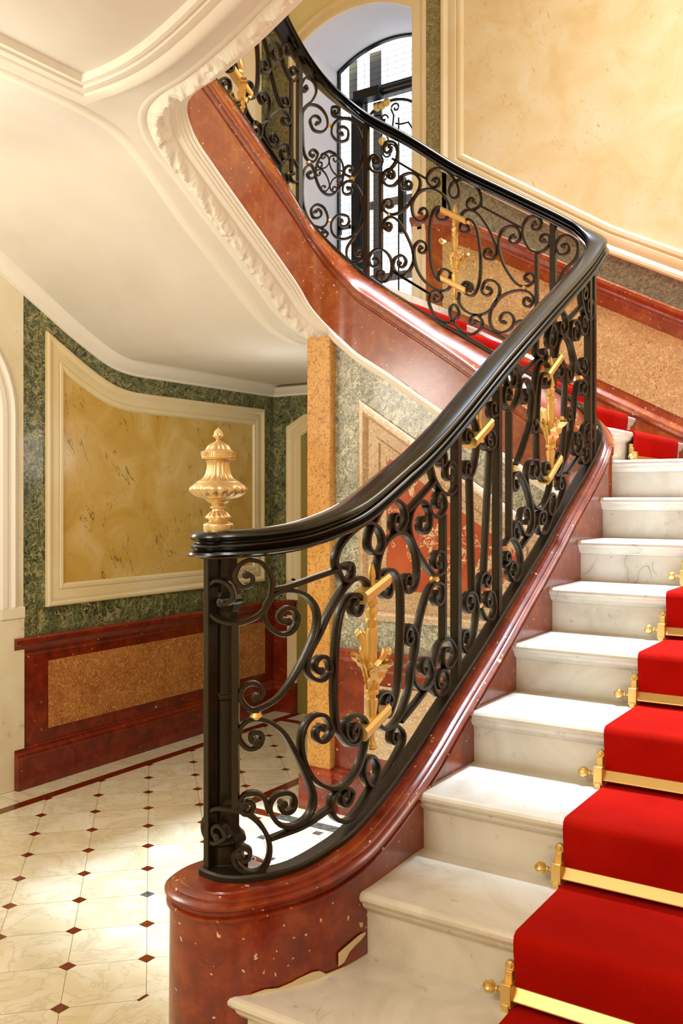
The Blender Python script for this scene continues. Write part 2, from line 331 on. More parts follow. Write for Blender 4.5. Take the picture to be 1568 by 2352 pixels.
# ironwork drawn flat on the balustrade: (arc length, height) in risers
SCROLLS = [
 (1,1,[(0.74,8.9),(0.78,8.9),(0.82,8.87),(0.83,8.81),(0.8,8.75),(0.73,8.72),(0.65,8.74),(0.59,8.81),(0.58,8.91),(0.65,9.05),(0.81,9.11),(0.99,9.04),(1.11,8.82),(1.08,8.52),(0.93,8.31),(0.67,8.19),(0.42,8.19),(0.14,8.3),(0.04,8.49),(0.1,8.68),(0.25,8.79),(0.41,8.79),(0.52,8.7),(0.55,8.58),(0.5,8.49),(0.43,8.46),(0.37,8.48)]),
 (0,0,[(1.12,8.67),(1.4,8.71),(1.85,8.81),(2.32,8.9)]),
 (1,1,[(2.57,8.94),(2.59,8.97),(2.65,8.99),(2.71,8.96),(2.74,8.88),(2.72,8.8),(2.64,8.73),(2.53,8.72),(2.42,8.8),(2.3,9.04),(2.42,9.28),(2.75,9.49),(3.2,9.62),(3.58,9.53),(3.77,9.33),(3.69,9.14),(3.48,9.11),(3.27,9.21),(3.27,9.41),(3.48,9.64),(3.8,9.89),(4.22,10),(4.56,9.88),(4.63,9.65),(4.42,9.45),(4.28,9.44),(4.18,9.5),(4.14,9.6),(4.17,9.69),(4.24,9.74),(4.3,9.73),(4.35,9.7),(4.35,9.65)]),
 (0,0,[(4.68,9.79),(5.71,10.35)]),
 (1,1,[(5.92,10.73),(5.93,10.68),(5.98,10.65),(6.06,10.66),(6.12,10.73),(6.13,10.83),(6.06,10.94),(5.94,10.98),(5.79,10.94),(5.52,10.77),(5.6,10.53),(5.75,10.32),(6.08,10.12),(6.45,10.14),(6.64,10.4),(6.6,10.59),(6.47,10.7),(6.32,10.72),(6.2,10.64),(6.17,10.53),(6.2,10.44),(6.27,10.41),(6.33,10.42)]),
 (1,1,[(5.28,9.65),(5.24,9.67),(5.18,9.64),(5.14,9.57),(5.15,9.48),(5.24,9.41),(5.37,9.4),(5.49,9.48),(5.54,9.63),(5.48,9.86),(5.21,9.98),(4.91,9.86),(4.75,9.58),(4.84,9.29),(5.17,8.95),(5.56,8.67),(5.83,8.58),(6.08,8.67),(6.1,8.86),(6.01,8.99),(5.87,9.03),(5.75,8.99),(5.69,8.89),(5.7,8.8),(5.76,8.74),(5.82,8.74),(5.86,8.77)]),
 (0,1,[(5.4,9.88),(5.63,9.71),(5.91,9.68),(6.12,9.85),(6.1,10.01),(6.01,10.11),(5.88,10.13),(5.79,10.08),(5.75,10),(5.77,9.92),(5.82,9.89),(5.87,9.89)]),
 (0,1,[(3.56,8.6),(3.6,8.96),(3.84,9.26),(4.3,9.41),(4.7,9.35),(4.99,9.06),(5.06,8.7),(4.95,8.43),(4.7,8.35),(4.6,8.41),(4.56,8.51),(4.58,8.61),(4.65,8.66),(4.73,8.66),(4.78,8.62),(4.79,8.56),(4.77,8.53)]),
 (0,1,[(3.27,8.52),(3.19,8.66),(2.94,8.74),(2.64,8.68),(2.35,8.47),(2.15,8.24),(1.96,7.95),(1.75,7.67),(1.69,7.46),(1.79,7.3),(1.98,7.23),(2.17,7.32),(2.17,7.46),(2.1,7.56),(2,7.59),(1.91,7.56),(1.86,7.49),(1.87,7.42),(1.91,7.38),(1.96,7.38)]),
 (1,1,[(1.34,8.19),(1.29,8.18),(1.25,8.2),(1.22,8.26),(1.25,8.33),(1.31,8.38),(1.41,8.38),(1.49,8.31),(1.52,8.2),(1.43,8.04),(1.25,8),(1.06,8.14),(1,8.36),(1.11,8.57),(1.36,8.65),(1.69,8.55),(1.9,8.31),(1.89,8.02),(1.71,7.7),(1.47,7.37),(1.23,7.09),(0.99,6.95),(0.8,6.91),(0.66,7.06),(0.67,7.19),(0.75,7.28),(0.85,7.3),(0.93,7.26),(0.97,7.19),(0.96,7.12),(0.91,7.09),(0.87,7.09)]),
 (1,1,[(0.89,6.44),(0.86,6.44),(0.82,6.45),(0.8,6.49),(0.8,6.54),(0.84,6.57),(0.89,6.58),(0.94,6.56),(0.97,6.5),(0.92,6.37),(0.77,6.34),(0.64,6.48),(0.67,6.66),(0.83,6.77),(1.05,6.73),(1.28,6.55),(1.47,6.24),(1.69,5.84),(1.84,5.47),(1.75,5.22),(1.47,5.12),(1.22,5.19),(1.08,5.43),(1.17,5.62),(1.36,5.63),(1.45,5.56),(1.47,5.46),(1.44,5.38),(1.37,5.34),(1.3,5.35),(1.26,5.39),(1.25,5.44),(1.28,5.48)]),
 (0,1,[(1.06,5.39),(1,5.59),(0.87,5.68),(0.71,5.66),(0.64,5.54),(0.68,5.41),(0.74,5.38),(0.8,5.4),(0.84,5.45),(0.84,5.5),(0.81,5.54),(0.77,5.56),(0.73,5.54),(0.71,5.51)]),
 (1,0,[(2.01,6.5),(1.96,6.51),(1.91,6.49),(1.88,6.43),(1.9,6.35),(1.97,6.29),(2.07,6.29),(2.17,6.36),(2.21,6.48),(2.06,6.67),(1.83,6.71),(1.65,6.57),(1.59,6.31),(1.67,6),(1.87,5.71),(2.19,5.53),(2.55,5.51),(2.91,5.66),(3.1,5.91),(3.19,6.12)]),
 (1,1,[(2.83,8.36),(2.79,8.37),(2.74,8.34),(2.72,8.28),(2.75,8.2),(2.82,8.15),(2.93,8.16),(3.01,8.24),(3.04,8.36),(2.88,8.47),(2.64,8.46),(2.45,8.27),(2.35,7.97),(2.3,7.6),(2.27,6.98),(2.32,6.47),(2.42,6.31),(2.64,6.11),(2.88,6.09),(2.95,6.19),(2.95,6.3),(2.89,6.37),(2.8,6.4),(2.73,6.37),(2.7,6.31),(2.71,6.26),(2.74,6.23)]),
 (0,1,[(3.22,6.27),(3.1,6.43),(2.84,6.54),(2.58,6.5),(2.54,6.35),(2.58,6.23),(2.68,6.17),(2.78,6.17),(2.85,6.23),(2.87,6.31),(2.84,6.37),(2.78,6.39),(2.74,6.38)]),
 (1,1,[(3.89,8.55),(3.92,8.59),(3.97,8.6),(4.03,8.58),(4.07,8.51),(4.06,8.43),(3.99,8.35),(3.88,8.34),(3.77,8.39),(3.64,8.59),(3.8,8.76),(4.1,8.79),(4.38,8.6),(4.47,8.24),(4.45,7.47),(4.38,6.85),(4.24,6.55),(4.05,6.34),(3.96,6.3),(3.87,6.33),(3.82,6.39),(3.82,6.47),(3.86,6.52),(3.92,6.53),(3.96,6.51),(3.98,6.48)]),
 (1,1,[(3.91,6.62),(3.87,6.63),(3.83,6.61),(3.8,6.56),(3.81,6.49),(3.87,6.43),(3.96,6.43),(4.05,6.48),(4.09,6.58),(3.94,6.71),(3.69,6.73),(3.51,6.62),(3.51,6.4),(3.67,6.18),(3.88,6.09),(4.12,6.09),(4.43,6.21),(4.6,6.4),(4.77,6.66),(4.84,6.97),(4.99,7.29),(5.11,7.75),(5.4,8.23),(5.67,8.43),(5.99,8.39),(6.05,8.24),(6,8.1),(5.9,8.03),(5.79,8.04),(5.72,8.1),(5.7,8.18),(5.74,8.23),(5.78,8.25)]),
 (1,1,[(4.76,7.61),(4.8,7.6),(4.84,7.56),(4.84,7.5),(4.8,7.45),(4.73,7.42),(4.64,7.45),(4.59,7.53),(4.6,7.64),(4.75,7.76),(4.95,7.65),(5,7.43),(4.91,7.13),(4.86,6.89),(4.98,6.66),(5.24,6.54),(5.5,6.6),(5.63,6.77),(5.53,6.97),(5.45,7.06),(5.33,7.08),(5.24,7.04),(5.2,6.96),(5.22,6.88),(5.27,6.83),(5.32,6.83),(5.36,6.86)]),
 (0,0,[(1.09,4.99),(1.33,5.04),(1.69,5.09),(2.22,5.23)]),
 (1,1,[(0.3,5),(0.26,5),(0.22,5.03),(0.21,5.09),(0.24,5.14),(0.3,5.17),(0.37,5.16),(0.42,5.1),(0.43,5.01),(0.21,4.89),(0.01,4.99),(0.01,5.2),(0.25,5.41),(0.58,5.44),(0.83,5.33),(1.02,5.08),(1.08,4.81),(1,4.58),(0.81,4.51),(0.62,4.6),(0.56,4.76),(0.65,4.89),(0.72,4.88),(0.78,4.84),(0.79,4.78),(0.77,4.73),(0.72,4.7),(0.68,4.71),(0.65,4.74),(0.64,4.77)]),
 (1,1,[(2.55,5.36),(2.51,5.37),(2.46,5.35),(2.44,5.29),(2.46,5.22),(2.52,5.18),(2.61,5.18),(2.69,5.24),(2.72,5.34),(2.47,5.48),(2.26,5.41),(2.2,5.21),(2.32,5.02),(2.61,4.91),(2.94,5.01),(3.27,5.18),(3.55,5.37),(3.58,5.56),(3.37,5.75),(3.13,5.7),(3.13,5.47),(3.34,5.27),(3.69,5.26),(4.14,5.45),(4.49,5.69),(4.52,5.89),(4.26,6.07),(4.15,6.05),(4.08,5.98),(4.07,5.89),(4.11,5.82),(4.17,5.79),(4.23,5.81),(4.26,5.85),(4.26,5.89)]),
 (0,0,[(4.45,6.1),(5.1,6.37),(5.66,6.65)]),
 (1,1,[(6.24,7.12),(6.19,7.15),(6.1,7.14),(6.03,7.06),(6.04,6.93),(6.13,6.81),(6.3,6.77),(6.47,6.85),(6.58,7.04),(6.28,7.32),(5.91,7.28),(5.71,7.01),(5.62,6.65),(5.75,6.36),(6.08,6.31),(6.26,6.49),(6.2,6.66),(6.07,6.76),(5.92,6.75),(5.82,6.67),(5.8,6.56),(5.84,6.48),(5.91,6.45),(5.96,6.48)]),
 (0,1,[(7.02,11.54),(7.24,11.69),(7.5,11.53),(7.57,11.23),(7.47,10.81),(7.32,10.54),(7.13,10.43),(6.96,10.53),(6.95,10.63),(6.99,10.72),(7.07,10.76),(7.14,10.74),(7.19,10.69),(7.19,10.63),(7.16,10.59),(7.12,10.58)]),
 (0,1,[(7.32,11.18),(7.28,11.34),(7.05,11.4),(6.97,11.34),(6.95,11.26),(6.97,11.18),(7.04,11.14),(7.1,11.14),(7.14,11.18),(7.15,11.23),(7.13,11.26)]),
 (0,1,[(7.87,11.38),(7.79,11.2),(7.99,11.05),(8.32,11.12),(8.39,11.32),(8.27,11.44),(8.13,11.45),(8.02,11.39),(7.97,11.29),(8,11.2),(8.06,11.15),(8.13,11.16),(8.16,11.19)]),
 (0,0,[(7.22,10.45),(7.28,9.29),(7.34,8.15)]),
 (0,0,[(8.19,11.07),(8.03,9.79),(7.89,8.48)]),
 (0,1,[(8.03,12.12),(8.28,12.34),(8.59,12.28),(8.66,12.03),(8.49,11.82),(8.24,11.75),(8.16,11.83),(8.14,11.94),(8.19,12.02),(8.27,12.05),(8.34,12.03),(8.38,11.98),(8.37,11.93),(8.35,11.9)]),
 (1,1,[(7.22,7.99),(7.26,8.01),(7.32,7.97),(7.34,7.9),(7.31,7.82),(7.22,7.76),(7.1,7.77),(7.01,7.86),(6.98,8.01),(7.17,8.14),(7.43,8.07),(7.54,7.79),(7.45,7.43),(7.28,7.11),(7.05,6.97),(6.85,7.1),(6.82,7.23),(6.86,7.34),(6.96,7.39),(7.05,7.38),(7.11,7.32),(7.11,7.25),(7.08,7.21),(7.04,7.19)]),
 (1,1,[(7.98,8.38),(7.94,8.38),(7.91,8.35),(7.9,8.29),(7.94,8.24),(8,8.21),(8.08,8.23),(8.13,8.3),(8.14,8.4),(7.91,8.49),(7.67,8.39),(7.61,8.09),(7.71,7.77),(7.95,7.54),(8.28,7.51),(8.42,7.74),(8.32,8),(8.2,8.07),(8.07,8.06),(7.98,7.99),(7.96,7.89),(8,7.81),(8.07,7.78),(8.13,7.8),(8.15,7.84)]),
 (1,1,[(9.27,12.79),(9.32,12.83),(9.4,12.81),(9.46,12.74),(9.46,12.62),(9.38,12.51),(9.23,12.47),(9.06,12.54),(8.96,12.71),(9.19,12.91),(9.55,12.92),(9.74,12.69),(9.69,12.35),(9.41,12.06),(9.1,11.97),(8.9,12.09),(8.86,12.25),(8.92,12.39),(9.04,12.45),(9.15,12.44),(9.22,12.36),(9.23,12.28),(9.19,12.23),(9.14,12.22)]),
 (0,0,[(9.74,12.8),(10.92,13.32)]),
 (1,1,[(11.12,13.49),(11.13,13.54),(11.19,13.56),(11.26,13.54),(11.32,13.46),(11.31,13.36),(11.23,13.27),(11.09,13.24),(10.96,13.31),(10.69,13.42),(10.69,13.7),(10.99,13.99),(11.47,14.22),(11.86,14.18),(11.95,13.93),(11.75,13.69),(11.48,13.71),(11.44,13.91),(11.68,14.23),(12.04,14.51),(12.41,14.67),(12.67,14.55),(12.7,14.28),(12.45,14.08),(12.32,14.07),(12.22,14.14),(12.18,14.23),(12.21,14.32),(12.27,14.37),(12.34,14.36),(12.38,14.33),(12.39,14.28)]),
 (0,0,[(12.75,14.48),(13.74,15.01)]),
 (1,1,[(13.95,15.47),(13.91,15.46),(13.87,15.42),(13.87,15.35),(13.92,15.29),(14.01,15.27),(14.1,15.31),(14.16,15.41),(14.14,15.53),(13.95,15.59),(13.74,15.45),(13.78,15.21),(13.95,14.96),(14.2,14.77),(14.5,14.79),(14.69,15.03),(14.63,15.25),(14.47,15.34),(14.31,15.32),(14.21,15.23),(14.19,15.1),(14.24,15.01),(14.32,14.97),(14.39,15),(14.42,15.05)]),
 (0,1,[(11.93,13.09),(11.97,13.49),(12.15,13.86),(12.48,14.07),(12.86,14.01),(13.11,13.75),(13.19,13.45),(13.08,13.11),(12.86,12.97),(12.75,13.01),(12.68,13.11),(12.69,13.21),(12.75,13.28),(12.83,13.29),(12.89,13.26),(12.91,13.21),(12.89,13.17)]),
 (1,1,[(13.33,14.37),(13.28,14.38),(13.22,14.34),(13.19,14.26),(13.24,14.16),(13.35,14.1),(13.49,14.13),(13.6,14.25),(13.62,14.43),(13.58,14.56),(13.34,14.6),(13.06,14.48),(12.98,14.22),(13.02,13.95),(13.34,13.58),(13.66,13.32),(13.99,13.26),(14.2,13.41),(14.19,13.57),(14.09,13.68),(13.97,13.71),(13.86,13.66),(13.82,13.57),(13.84,13.5),(13.89,13.46),(13.94,13.46)]),
 (0,1,[(13.58,14.56),(13.82,14.35),(14.07,14.36),(14.2,14.6),(14.13,14.74),(14.01,14.8),(13.89,14.78),(13.82,14.7),(13.82,14.61),(13.86,14.54),(13.92,14.53),(13.96,14.55)]),
 (1,0,[(10.02,12.46),(10.08,12.45),(10.13,12.4),(10.14,12.3),(10.07,12.21),(9.94,12.18),(9.8,12.24),(9.72,12.38),(9.74,12.57),(10.07,12.74),(10.39,12.6),(10.49,12.27),(10.37,11.76),(10.02,11.28),(9.69,10.89),(9.48,10.77)]),
 (0,1,[(11.56,13.16),(11.24,13.27),(10.84,13.1),(10.64,12.67),(10.46,12.19),(10.37,11.84),(10.46,11.59),(10.59,11.56),(10.7,11.6),(10.76,11.69),(10.75,11.78),(10.69,11.84),(10.63,11.85),(10.58,11.82),(10.56,11.78)]),
 (1,1,[(11.29,12.86),(11.25,12.84),(11.23,12.79),(11.25,12.73),(11.32,12.68),(11.41,12.69),(11.49,12.76),(11.51,12.88),(11.45,12.99),(11.13,12.98),(10.92,12.74),(10.8,12.1),(10.77,11.32),(10.84,10.74),(11.13,10.45),(11.5,10.52),(11.53,10.69),(11.46,10.83),(11.33,10.89),(11.21,10.86),(11.15,10.78),(11.15,10.69),(11.2,10.64),(11.25,10.64)]),
 (1,0,[(12.24,13.31),(12.29,13.34),(12.36,13.32),(12.42,13.25),(12.41,13.13),(12.32,13.04),(12.18,13.01),(12.03,13.08),(11.94,13.25),(12.22,13.44),(12.51,13.36),(12.63,12.87),(12.57,12.04),(12.48,11.33),(12.28,10.82),(12,10.63)]),
 (1,1,[(12.06,11.09),(12.02,11.09),(11.97,11.07),(11.95,11.01),(11.97,10.94),(12.04,10.89),(12.14,10.9),(12.22,10.97),(12.25,11.08),(12.04,11.19),(11.79,11.09),(11.75,10.83),(11.93,10.6),(12.26,10.68),(12.63,11.07),(12.94,11.57),(13.22,12.14),(13.34,12.64),(13.54,13),(13.82,13.12),(14.11,13.06),(14.13,12.91),(14.06,12.79),(13.95,12.75),(13.85,12.78),(13.8,12.85),(13.8,12.93),(13.84,12.97),(13.89,12.97)]),
 (1,1,[(12.81,12.18),(12.84,12.2),(12.89,12.2),(12.93,12.16),(12.94,12.1),(12.9,12.04),(12.83,12.01),(12.75,12.03),(12.7,12.1),(12.75,12.26),(12.94,12.31),(13.04,12.07),(13.04,11.63),(13.18,11.25),(13.5,11.17),(13.76,11.39),(13.75,11.58),(13.64,11.7),(13.49,11.73),(13.38,11.68),(13.33,11.58),(13.35,11.49),(13.41,11.45),(13.47,11.46)]),
 (1,1,[(14.34,11.8),(14.28,11.79),(14.23,11.73),(14.24,11.63),(14.32,11.54),(14.46,11.52),(14.6,11.59),(14.67,11.76),(14.63,11.95),(14.33,12.05),(13.99,11.91),(13.78,11.56),(13.66,11.19),(13.82,10.97),(14.11,10.98),(14.24,11.05),(14.3,11.17),(14.28,11.28),(14.2,11.35),(14.11,11.35),(14.06,11.31),(14.04,11.25),(14.06,11.21)]),
 (1,0,[(10.57,10.75),(10.52,10.74),(10.48,10.68),(10.48,10.59),(10.56,10.52),(10.68,10.5),(10.8,10.57),(10.86,10.72),(10.82,10.9),(10.46,10.92),(10.17,10.72),(10.17,10.3),(10.46,9.92),(10.87,9.79),(11.29,9.96),(11.59,10.32),(11.61,10.56)]),
 (1,1,[(9.54,10.39),(9.58,10.37),(9.6,10.31),(9.57,10.25),(9.49,10.21),(9.4,10.23),(9.32,10.31),(9.31,10.43),(9.39,10.55),(9.69,10.6),(10.07,10.34),(10.39,9.92),(10.49,9.5),(10.32,9.24),(10.02,9.21),(9.76,9.4),(9.76,9.62),(9.89,9.78),(10.06,9.82),(10.2,9.76),(10.26,9.65),(10.24,9.54),(10.17,9.48),(10.1,9.49)]),
 (0,1,[(9.79,9.36),(9.6,9.52),(9.39,9.45),(9.32,9.32),(9.35,9.19),(9.44,9.12),(9.54,9.11),(9.61,9.16),(9.63,9.23),(9.61,9.29),(9.56,9.31)]),
 (1,1,[(11.03,9.61),(10.99,9.59),(10.97,9.54),(10.99,9.48),(11.05,9.44),(11.14,9.45),(11.21,9.51),(11.23,9.62),(11.18,9.72),(10.87,9.69),(10.77,9.46),(10.92,9.22),(11.29,9.23),(11.56,9.48),(11.78,9.76),(11.89,10),(11.72,10.14),(11.45,10),(11.45,9.72),(11.67,9.64),(12.05,9.8),(12.34,10.04),(12.57,10.37),(12.45,10.56),(12.31,10.6),(12.18,10.55),(12.12,10.45),(12.13,10.34),(12.19,10.27),(12.27,10.27),(12.32,10.3),(12.33,10.35)]),
 (0,0,[(9.79,8.92),(10.82,9.45)]),
 (0,0,[(12.69,10.67),(13.79,11.22)]),
 (0,1,[(8.88,9.03),(9.23,9.16),(9.63,9),(9.83,8.65),(9.69,8.29),(9.37,8.22),(9.11,8.4),(9.16,8.54),(9.28,8.62),(9.4,8.62),(9.48,8.55),(9.5,8.46),(9.46,8.39),(9.4,8.37),(9.36,8.38)]),
 (0,1,[(8.87,8.56),(9.1,8.64),(9.18,8.74),(9.14,8.82),(9.06,8.86),(8.99,8.85),(8.94,8.8),(8.93,8.74),(8.96,8.69),(9.01,8.68),(9.04,8.69)]),
 (1,1,[(20.81,19.92),(20.79,19.96),(20.75,19.99),(20.69,19.98),(20.63,19.93),(20.62,19.84),(20.67,19.76),(20.77,19.72),(20.89,19.75),(21.05,19.98),(20.95,20.23),(20.6,20.27),(20.24,20),(19.99,19.61),(19.97,19.32),(20.15,19.26),(20.28,19.49),(20.18,19.73),(19.87,19.77),(19.53,19.61),(19.25,19.25),(19.22,18.91),(19.47,18.79),(19.6,18.84),(19.67,18.94),(19.67,19.05),(19.6,19.13),(19.52,19.15),(19.46,19.11),(19.43,19.06),(19.45,19.02)]),
 (0,0,[(22.29,20.9),(21.05,20.01)]),
 (0,0,[(19.22,18.85),(17.98,18.02)]),
 (1,1,[(21.29,19),(21.3,19.05),(21.27,19.11),(21.19,19.13),(21.1,19.1),(21.04,19.01),(21.05,18.88),(21.15,18.77),(21.31,18.74),(21.54,18.97),(21.58,19.38),(21.34,19.66),(20.95,19.69),(20.56,19.49),(20.32,19.16),(20.26,18.86),(20.4,18.66),(20.56,18.65),(20.67,18.73),(20.71,18.84),(20.67,18.95),(20.6,18.99),(20.52,18.99),(20.48,18.94),(20.48,18.89)]),
 (0,1,[(20.44,18.89),(20.63,19.08),(20.84,18.96),(20.95,18.52),(20.95,17.83),(20.87,17.18),(20.66,16.8),(20.37,16.74),(20.24,16.92),(20.32,17.06),(20.46,17.12),(20.58,17.09),(20.65,17),(20.66,16.91),(20.61,16.84),(20.54,16.83),(20.5,16.86)]),
 (1,0,[(21.27,17.92),(21.31,17.9),(21.33,17.85),(21.32,17.79),(21.26,17.74),(21.17,17.74),(21.09,17.81),(21.07,17.91),(21.11,18.02),(21.31,18.12),(21.51,17.97),(21.51,17.62),(21.38,17.19),(21.11,16.81),(20.72,16.53),(20.4,16.46),(20.21,16.6)]),
 (0,1,[(19.93,18.64),(19.71,18.81),(19.37,18.68),(19.07,18.3),(18.83,17.84),(18.71,17.43),(18.83,17.2),(19.04,17.25),(19.11,17.33),(19.11,17.43),(19.06,17.51),(18.98,17.53),(18.92,17.51),(18.88,17.46),(18.89,17.41),(18.92,17.38)]),
 (1,1,[(19.71,18.34),(19.66,18.34),(19.62,18.31),(19.61,18.24),(19.65,18.17),(19.73,18.14),(19.83,18.17),(19.9,18.25),(19.9,18.38),(19.81,18.51),(19.59,18.51),(19.39,18.26),(19.27,17.69),(19.23,17.01),(19.31,16.46),(19.5,16.19),(19.71,16.26),(19.77,16.33),(19.77,16.42),(19.72,16.49),(19.65,16.51),(19.59,16.48),(19.57,16.44),(19.57,16.39),(19.6,16.36)]),
 (0,1,[(19.51,16.34),(19.53,16.54),(19.71,16.63),(19.84,16.55),(19.84,16.46),(19.79,16.39),(19.72,16.37),(19.65,16.39),(19.62,16.44),(19.62,16.49),(19.65,16.53),(19.69,16.53)]),
 (0,1,[(19.95,16.34),(19.95,16.03),(19.71,15.73),(19.34,15.58),(18.95,15.66),(18.68,15.99),(18.62,16.32),(18.8,16.54),(19.07,16.57),(19.19,16.36),(19.17,16.24),(19.09,16.16),(18.99,16.14),(18.91,16.19),(18.88,16.26),(18.9,16.33),(18.95,16.36),(18.99,16.35)]),
 (1,1,[(20.73,16.32),(20.77,16.32),(20.81,16.29),(20.82,16.23),(20.79,16.16),(20.72,16.13),(20.63,16.14),(20.56,16.22),(20.54,16.33),(20.72,16.49),(20.95,16.41),(20.98,16.12),(20.8,15.76),(20.47,15.51),(20.15,15.5),(19.96,15.72),(20.09,15.98),(20.26,15.87),(20.2,15.55),(19.93,15.21),(19.56,15.02),(19.25,15.14),(19.18,15.38),(19.34,15.57),(19.46,15.58),(19.55,15.52),(19.59,15.43),(19.56,15.35),(19.5,15.31),(19.44,15.31),(19.4,15.34),(19.39,15.39)]),
 (0,0,[(22.32,17.31),(20.95,16.43)]),
 (0,0,[(19.18,15.21),(18.38,14.75)]),
 (1,1,[(18.16,17.78),(18.2,17.8),(18.26,17.78),(18.29,17.72),(18.29,17.65),(18.22,17.58),(18.12,17.56),(18.02,17.62),(17.96,17.73),(18.03,17.96),(18.27,18.09),(18.53,18.01),(18.65,17.7),(18.59,17.25),(18.38,16.78),(18.06,16.35),(17.77,16.25),(17.55,16.37),(17.54,16.49),(17.6,16.59),(17.7,16.62),(17.78,16.59),(17.83,16.53),(17.82,16.46),(17.78,16.42),(17.74,16.42)]),
 (1,1,[(17.5,18.05),(17.54,18.05),(17.58,18.01),(17.59,17.95),(17.56,17.89),(17.49,17.85),(17.4,17.87),(17.33,17.95),(17.32,18.06),(17.46,18.23),(17.72,18.25),(17.88,18.02),(17.86,17.69),(17.66,17.3),(17.35,17.19),(17.1,17.33),(17.06,17.56),(17.12,17.65),(17.21,17.68),(17.29,17.66),(17.34,17.59),(17.34,17.52),(17.3,17.48),(17.25,17.47),(17.21,17.49)]),
 (1,1,[(18.47,15.27),(18.53,15.26),(18.58,15.31),(18.6,15.4),(18.55,15.5),(18.43,15.55),(18.28,15.51),(18.18,15.38),(18.18,15.19),(18.35,15.01),(18.65,14.99),(18.89,15.21),(18.93,15.55),(18.77,15.89),(18.44,16.1),(18.03,16.16),(17.69,16.06),(17.55,15.85),(17.66,15.66),(17.77,15.66),(17.84,15.72),(17.86,15.81),(17.84,15.88),(17.78,15.91),(17.72,15.91),(17.68,15.87),(17.68,15.83)]),
 (0,0,[(18.18,15.16),(17.98,15.26),(17.75,15.22)]),
 (1,0,[(16.67,17.25),(16.66,17.29),(16.61,17.31),(16.54,17.3),(16.49,17.23),(16.49,17.14),(16.55,17.05),(16.67,17.02),(16.79,17.07),(16.87,17.32),(16.76,17.52),(16.52,17.54),(16.28,17.33),(16.23,17.06),(16.33,16.81),(16.63,16.57),(16.79,16.3),(16.86,16.01)]),
 (1,1,[(22.92,21.04),(22.96,21.05),(23,21.02),(23.02,20.97),(23,20.91),(22.95,20.87),(22.87,20.87),(22.81,20.93),(22.78,21.01),(22.96,21.16),(23.14,21.11),(23.19,20.88),(23.01,20.63),(22.68,20.52),(22.36,20.61),(22.15,20.84),(22.11,21.15),(22.23,21.41),(22.48,21.49),(22.59,21.4),(22.62,21.28),(22.57,21.18),(22.49,21.13),(22.41,21.15),(22.36,21.2),(22.36,21.26),(22.38,21.29)]),
 (1,1,[(22.39,20.45),(22.43,20.43),(22.45,20.4),(22.44,20.34),(22.4,20.3),(22.34,20.29),(22.27,20.33),(22.24,20.4),(22.26,20.48),(22.38,20.59),(22.58,20.54),(22.66,20.34),(22.53,20.11),(22.28,20.04),(22.09,20.15),(21.94,20.29),(21.65,20.32),(21.41,20.19),(21.29,19.96),(21.37,19.68),(21.65,19.39),(21.99,19.16),(22.33,19.13),(22.61,19.31),(22.64,19.53),(22.54,19.62),(22.42,19.63),(22.33,19.57),(22.3,19.48),(22.32,19.4),(22.38,19.37),(22.44,19.37),(22.47,19.4)]),
 (0,1,[(21.94,20.23),(22.04,20.06),(21.94,19.87),(21.7,19.82),(21.63,19.89),(21.61,19.98),(21.65,20.05),(21.71,20.08),(21.78,20.07),(21.81,20.03),(21.82,19.98),(21.79,19.95)]),
 (1,1,[(22.52,18.78),(22.53,18.82),(22.51,18.86),(22.47,18.88),(22.4,18.87),(22.36,18.82),(22.35,18.74),(22.39,18.67),(22.48,18.63),(22.64,18.8),(22.58,19),(22.33,19.05),(22.04,18.83),(21.75,18.31),(21.56,17.86),(21.53,17.52),(21.75,17.2),(22.04,17.18),(22.27,17.42),(22.23,17.69),(21.99,17.77),(21.87,17.7),(21.81,17.58),(21.84,17.47),(21.92,17.4),(22.01,17.4),(22.06,17.45),(22.08,17.51),(22.05,17.55)]),
 (1,1,[(22.96,17.79),(22.92,17.82),(22.87,17.82),(22.81,17.77),(22.8,17.69),(22.84,17.6),(22.95,17.56),(23.07,17.58),(23.16,17.69),(23.18,17.91),(22.98,18.08),(22.71,18.08),(22.43,17.84),(22.32,17.51),(22.39,17.15),(22.63,17.02),(22.86,17.13),(22.89,17.24),(22.85,17.34),(22.78,17.39),(22.69,17.38),(22.64,17.34),(22.63,17.27),(22.65,17.23),(22.69,17.21)]),
 (0,0,[(22.31,17.34),(20.94,16.4)]),
 (1,1,[(25.36,23.45),(25.32,23.43),(25.3,23.39),(25.32,23.34),(25.37,23.3),(25.44,23.3),(25.5,23.34),(25.53,23.42),(25.5,23.51),(25.34,23.77),(25.07,23.68),(24.98,23.37),(25.13,23.04),(25.37,22.81),(25.48,22.51),(25.47,21.92),(25.43,21.38),(25.28,21.09),(25.05,21.07),(24.93,21.3),(24.97,21.39),(25.05,21.44),(25.14,21.43),(25.19,21.38),(25.2,21.31),(25.17,21.26),(25.13,21.24),(25.09,21.25)]),
 (0,1,[(25.45,22.63),(25.22,22.89),(24.9,22.89),(24.66,22.64),(24.6,22.31),(24.76,22.08),(25.05,22.09),(25.19,22.33),(25.16,22.47),(25.07,22.55),(24.95,22.56),(24.87,22.5),(24.84,22.42),(24.87,22.35),(24.92,22.32),(24.96,22.33)]),
 (0,0,[(24.54,21.45),(24.32,21.34),(24.12,21.09),(24.07,20.75),(24.14,20.4),(24.32,20.12),(24.54,20.01),(24.76,20.11),(24.93,20.37),(25.01,20.69),(24.93,21.06),(24.76,21.32),(24.54,21.45)]),
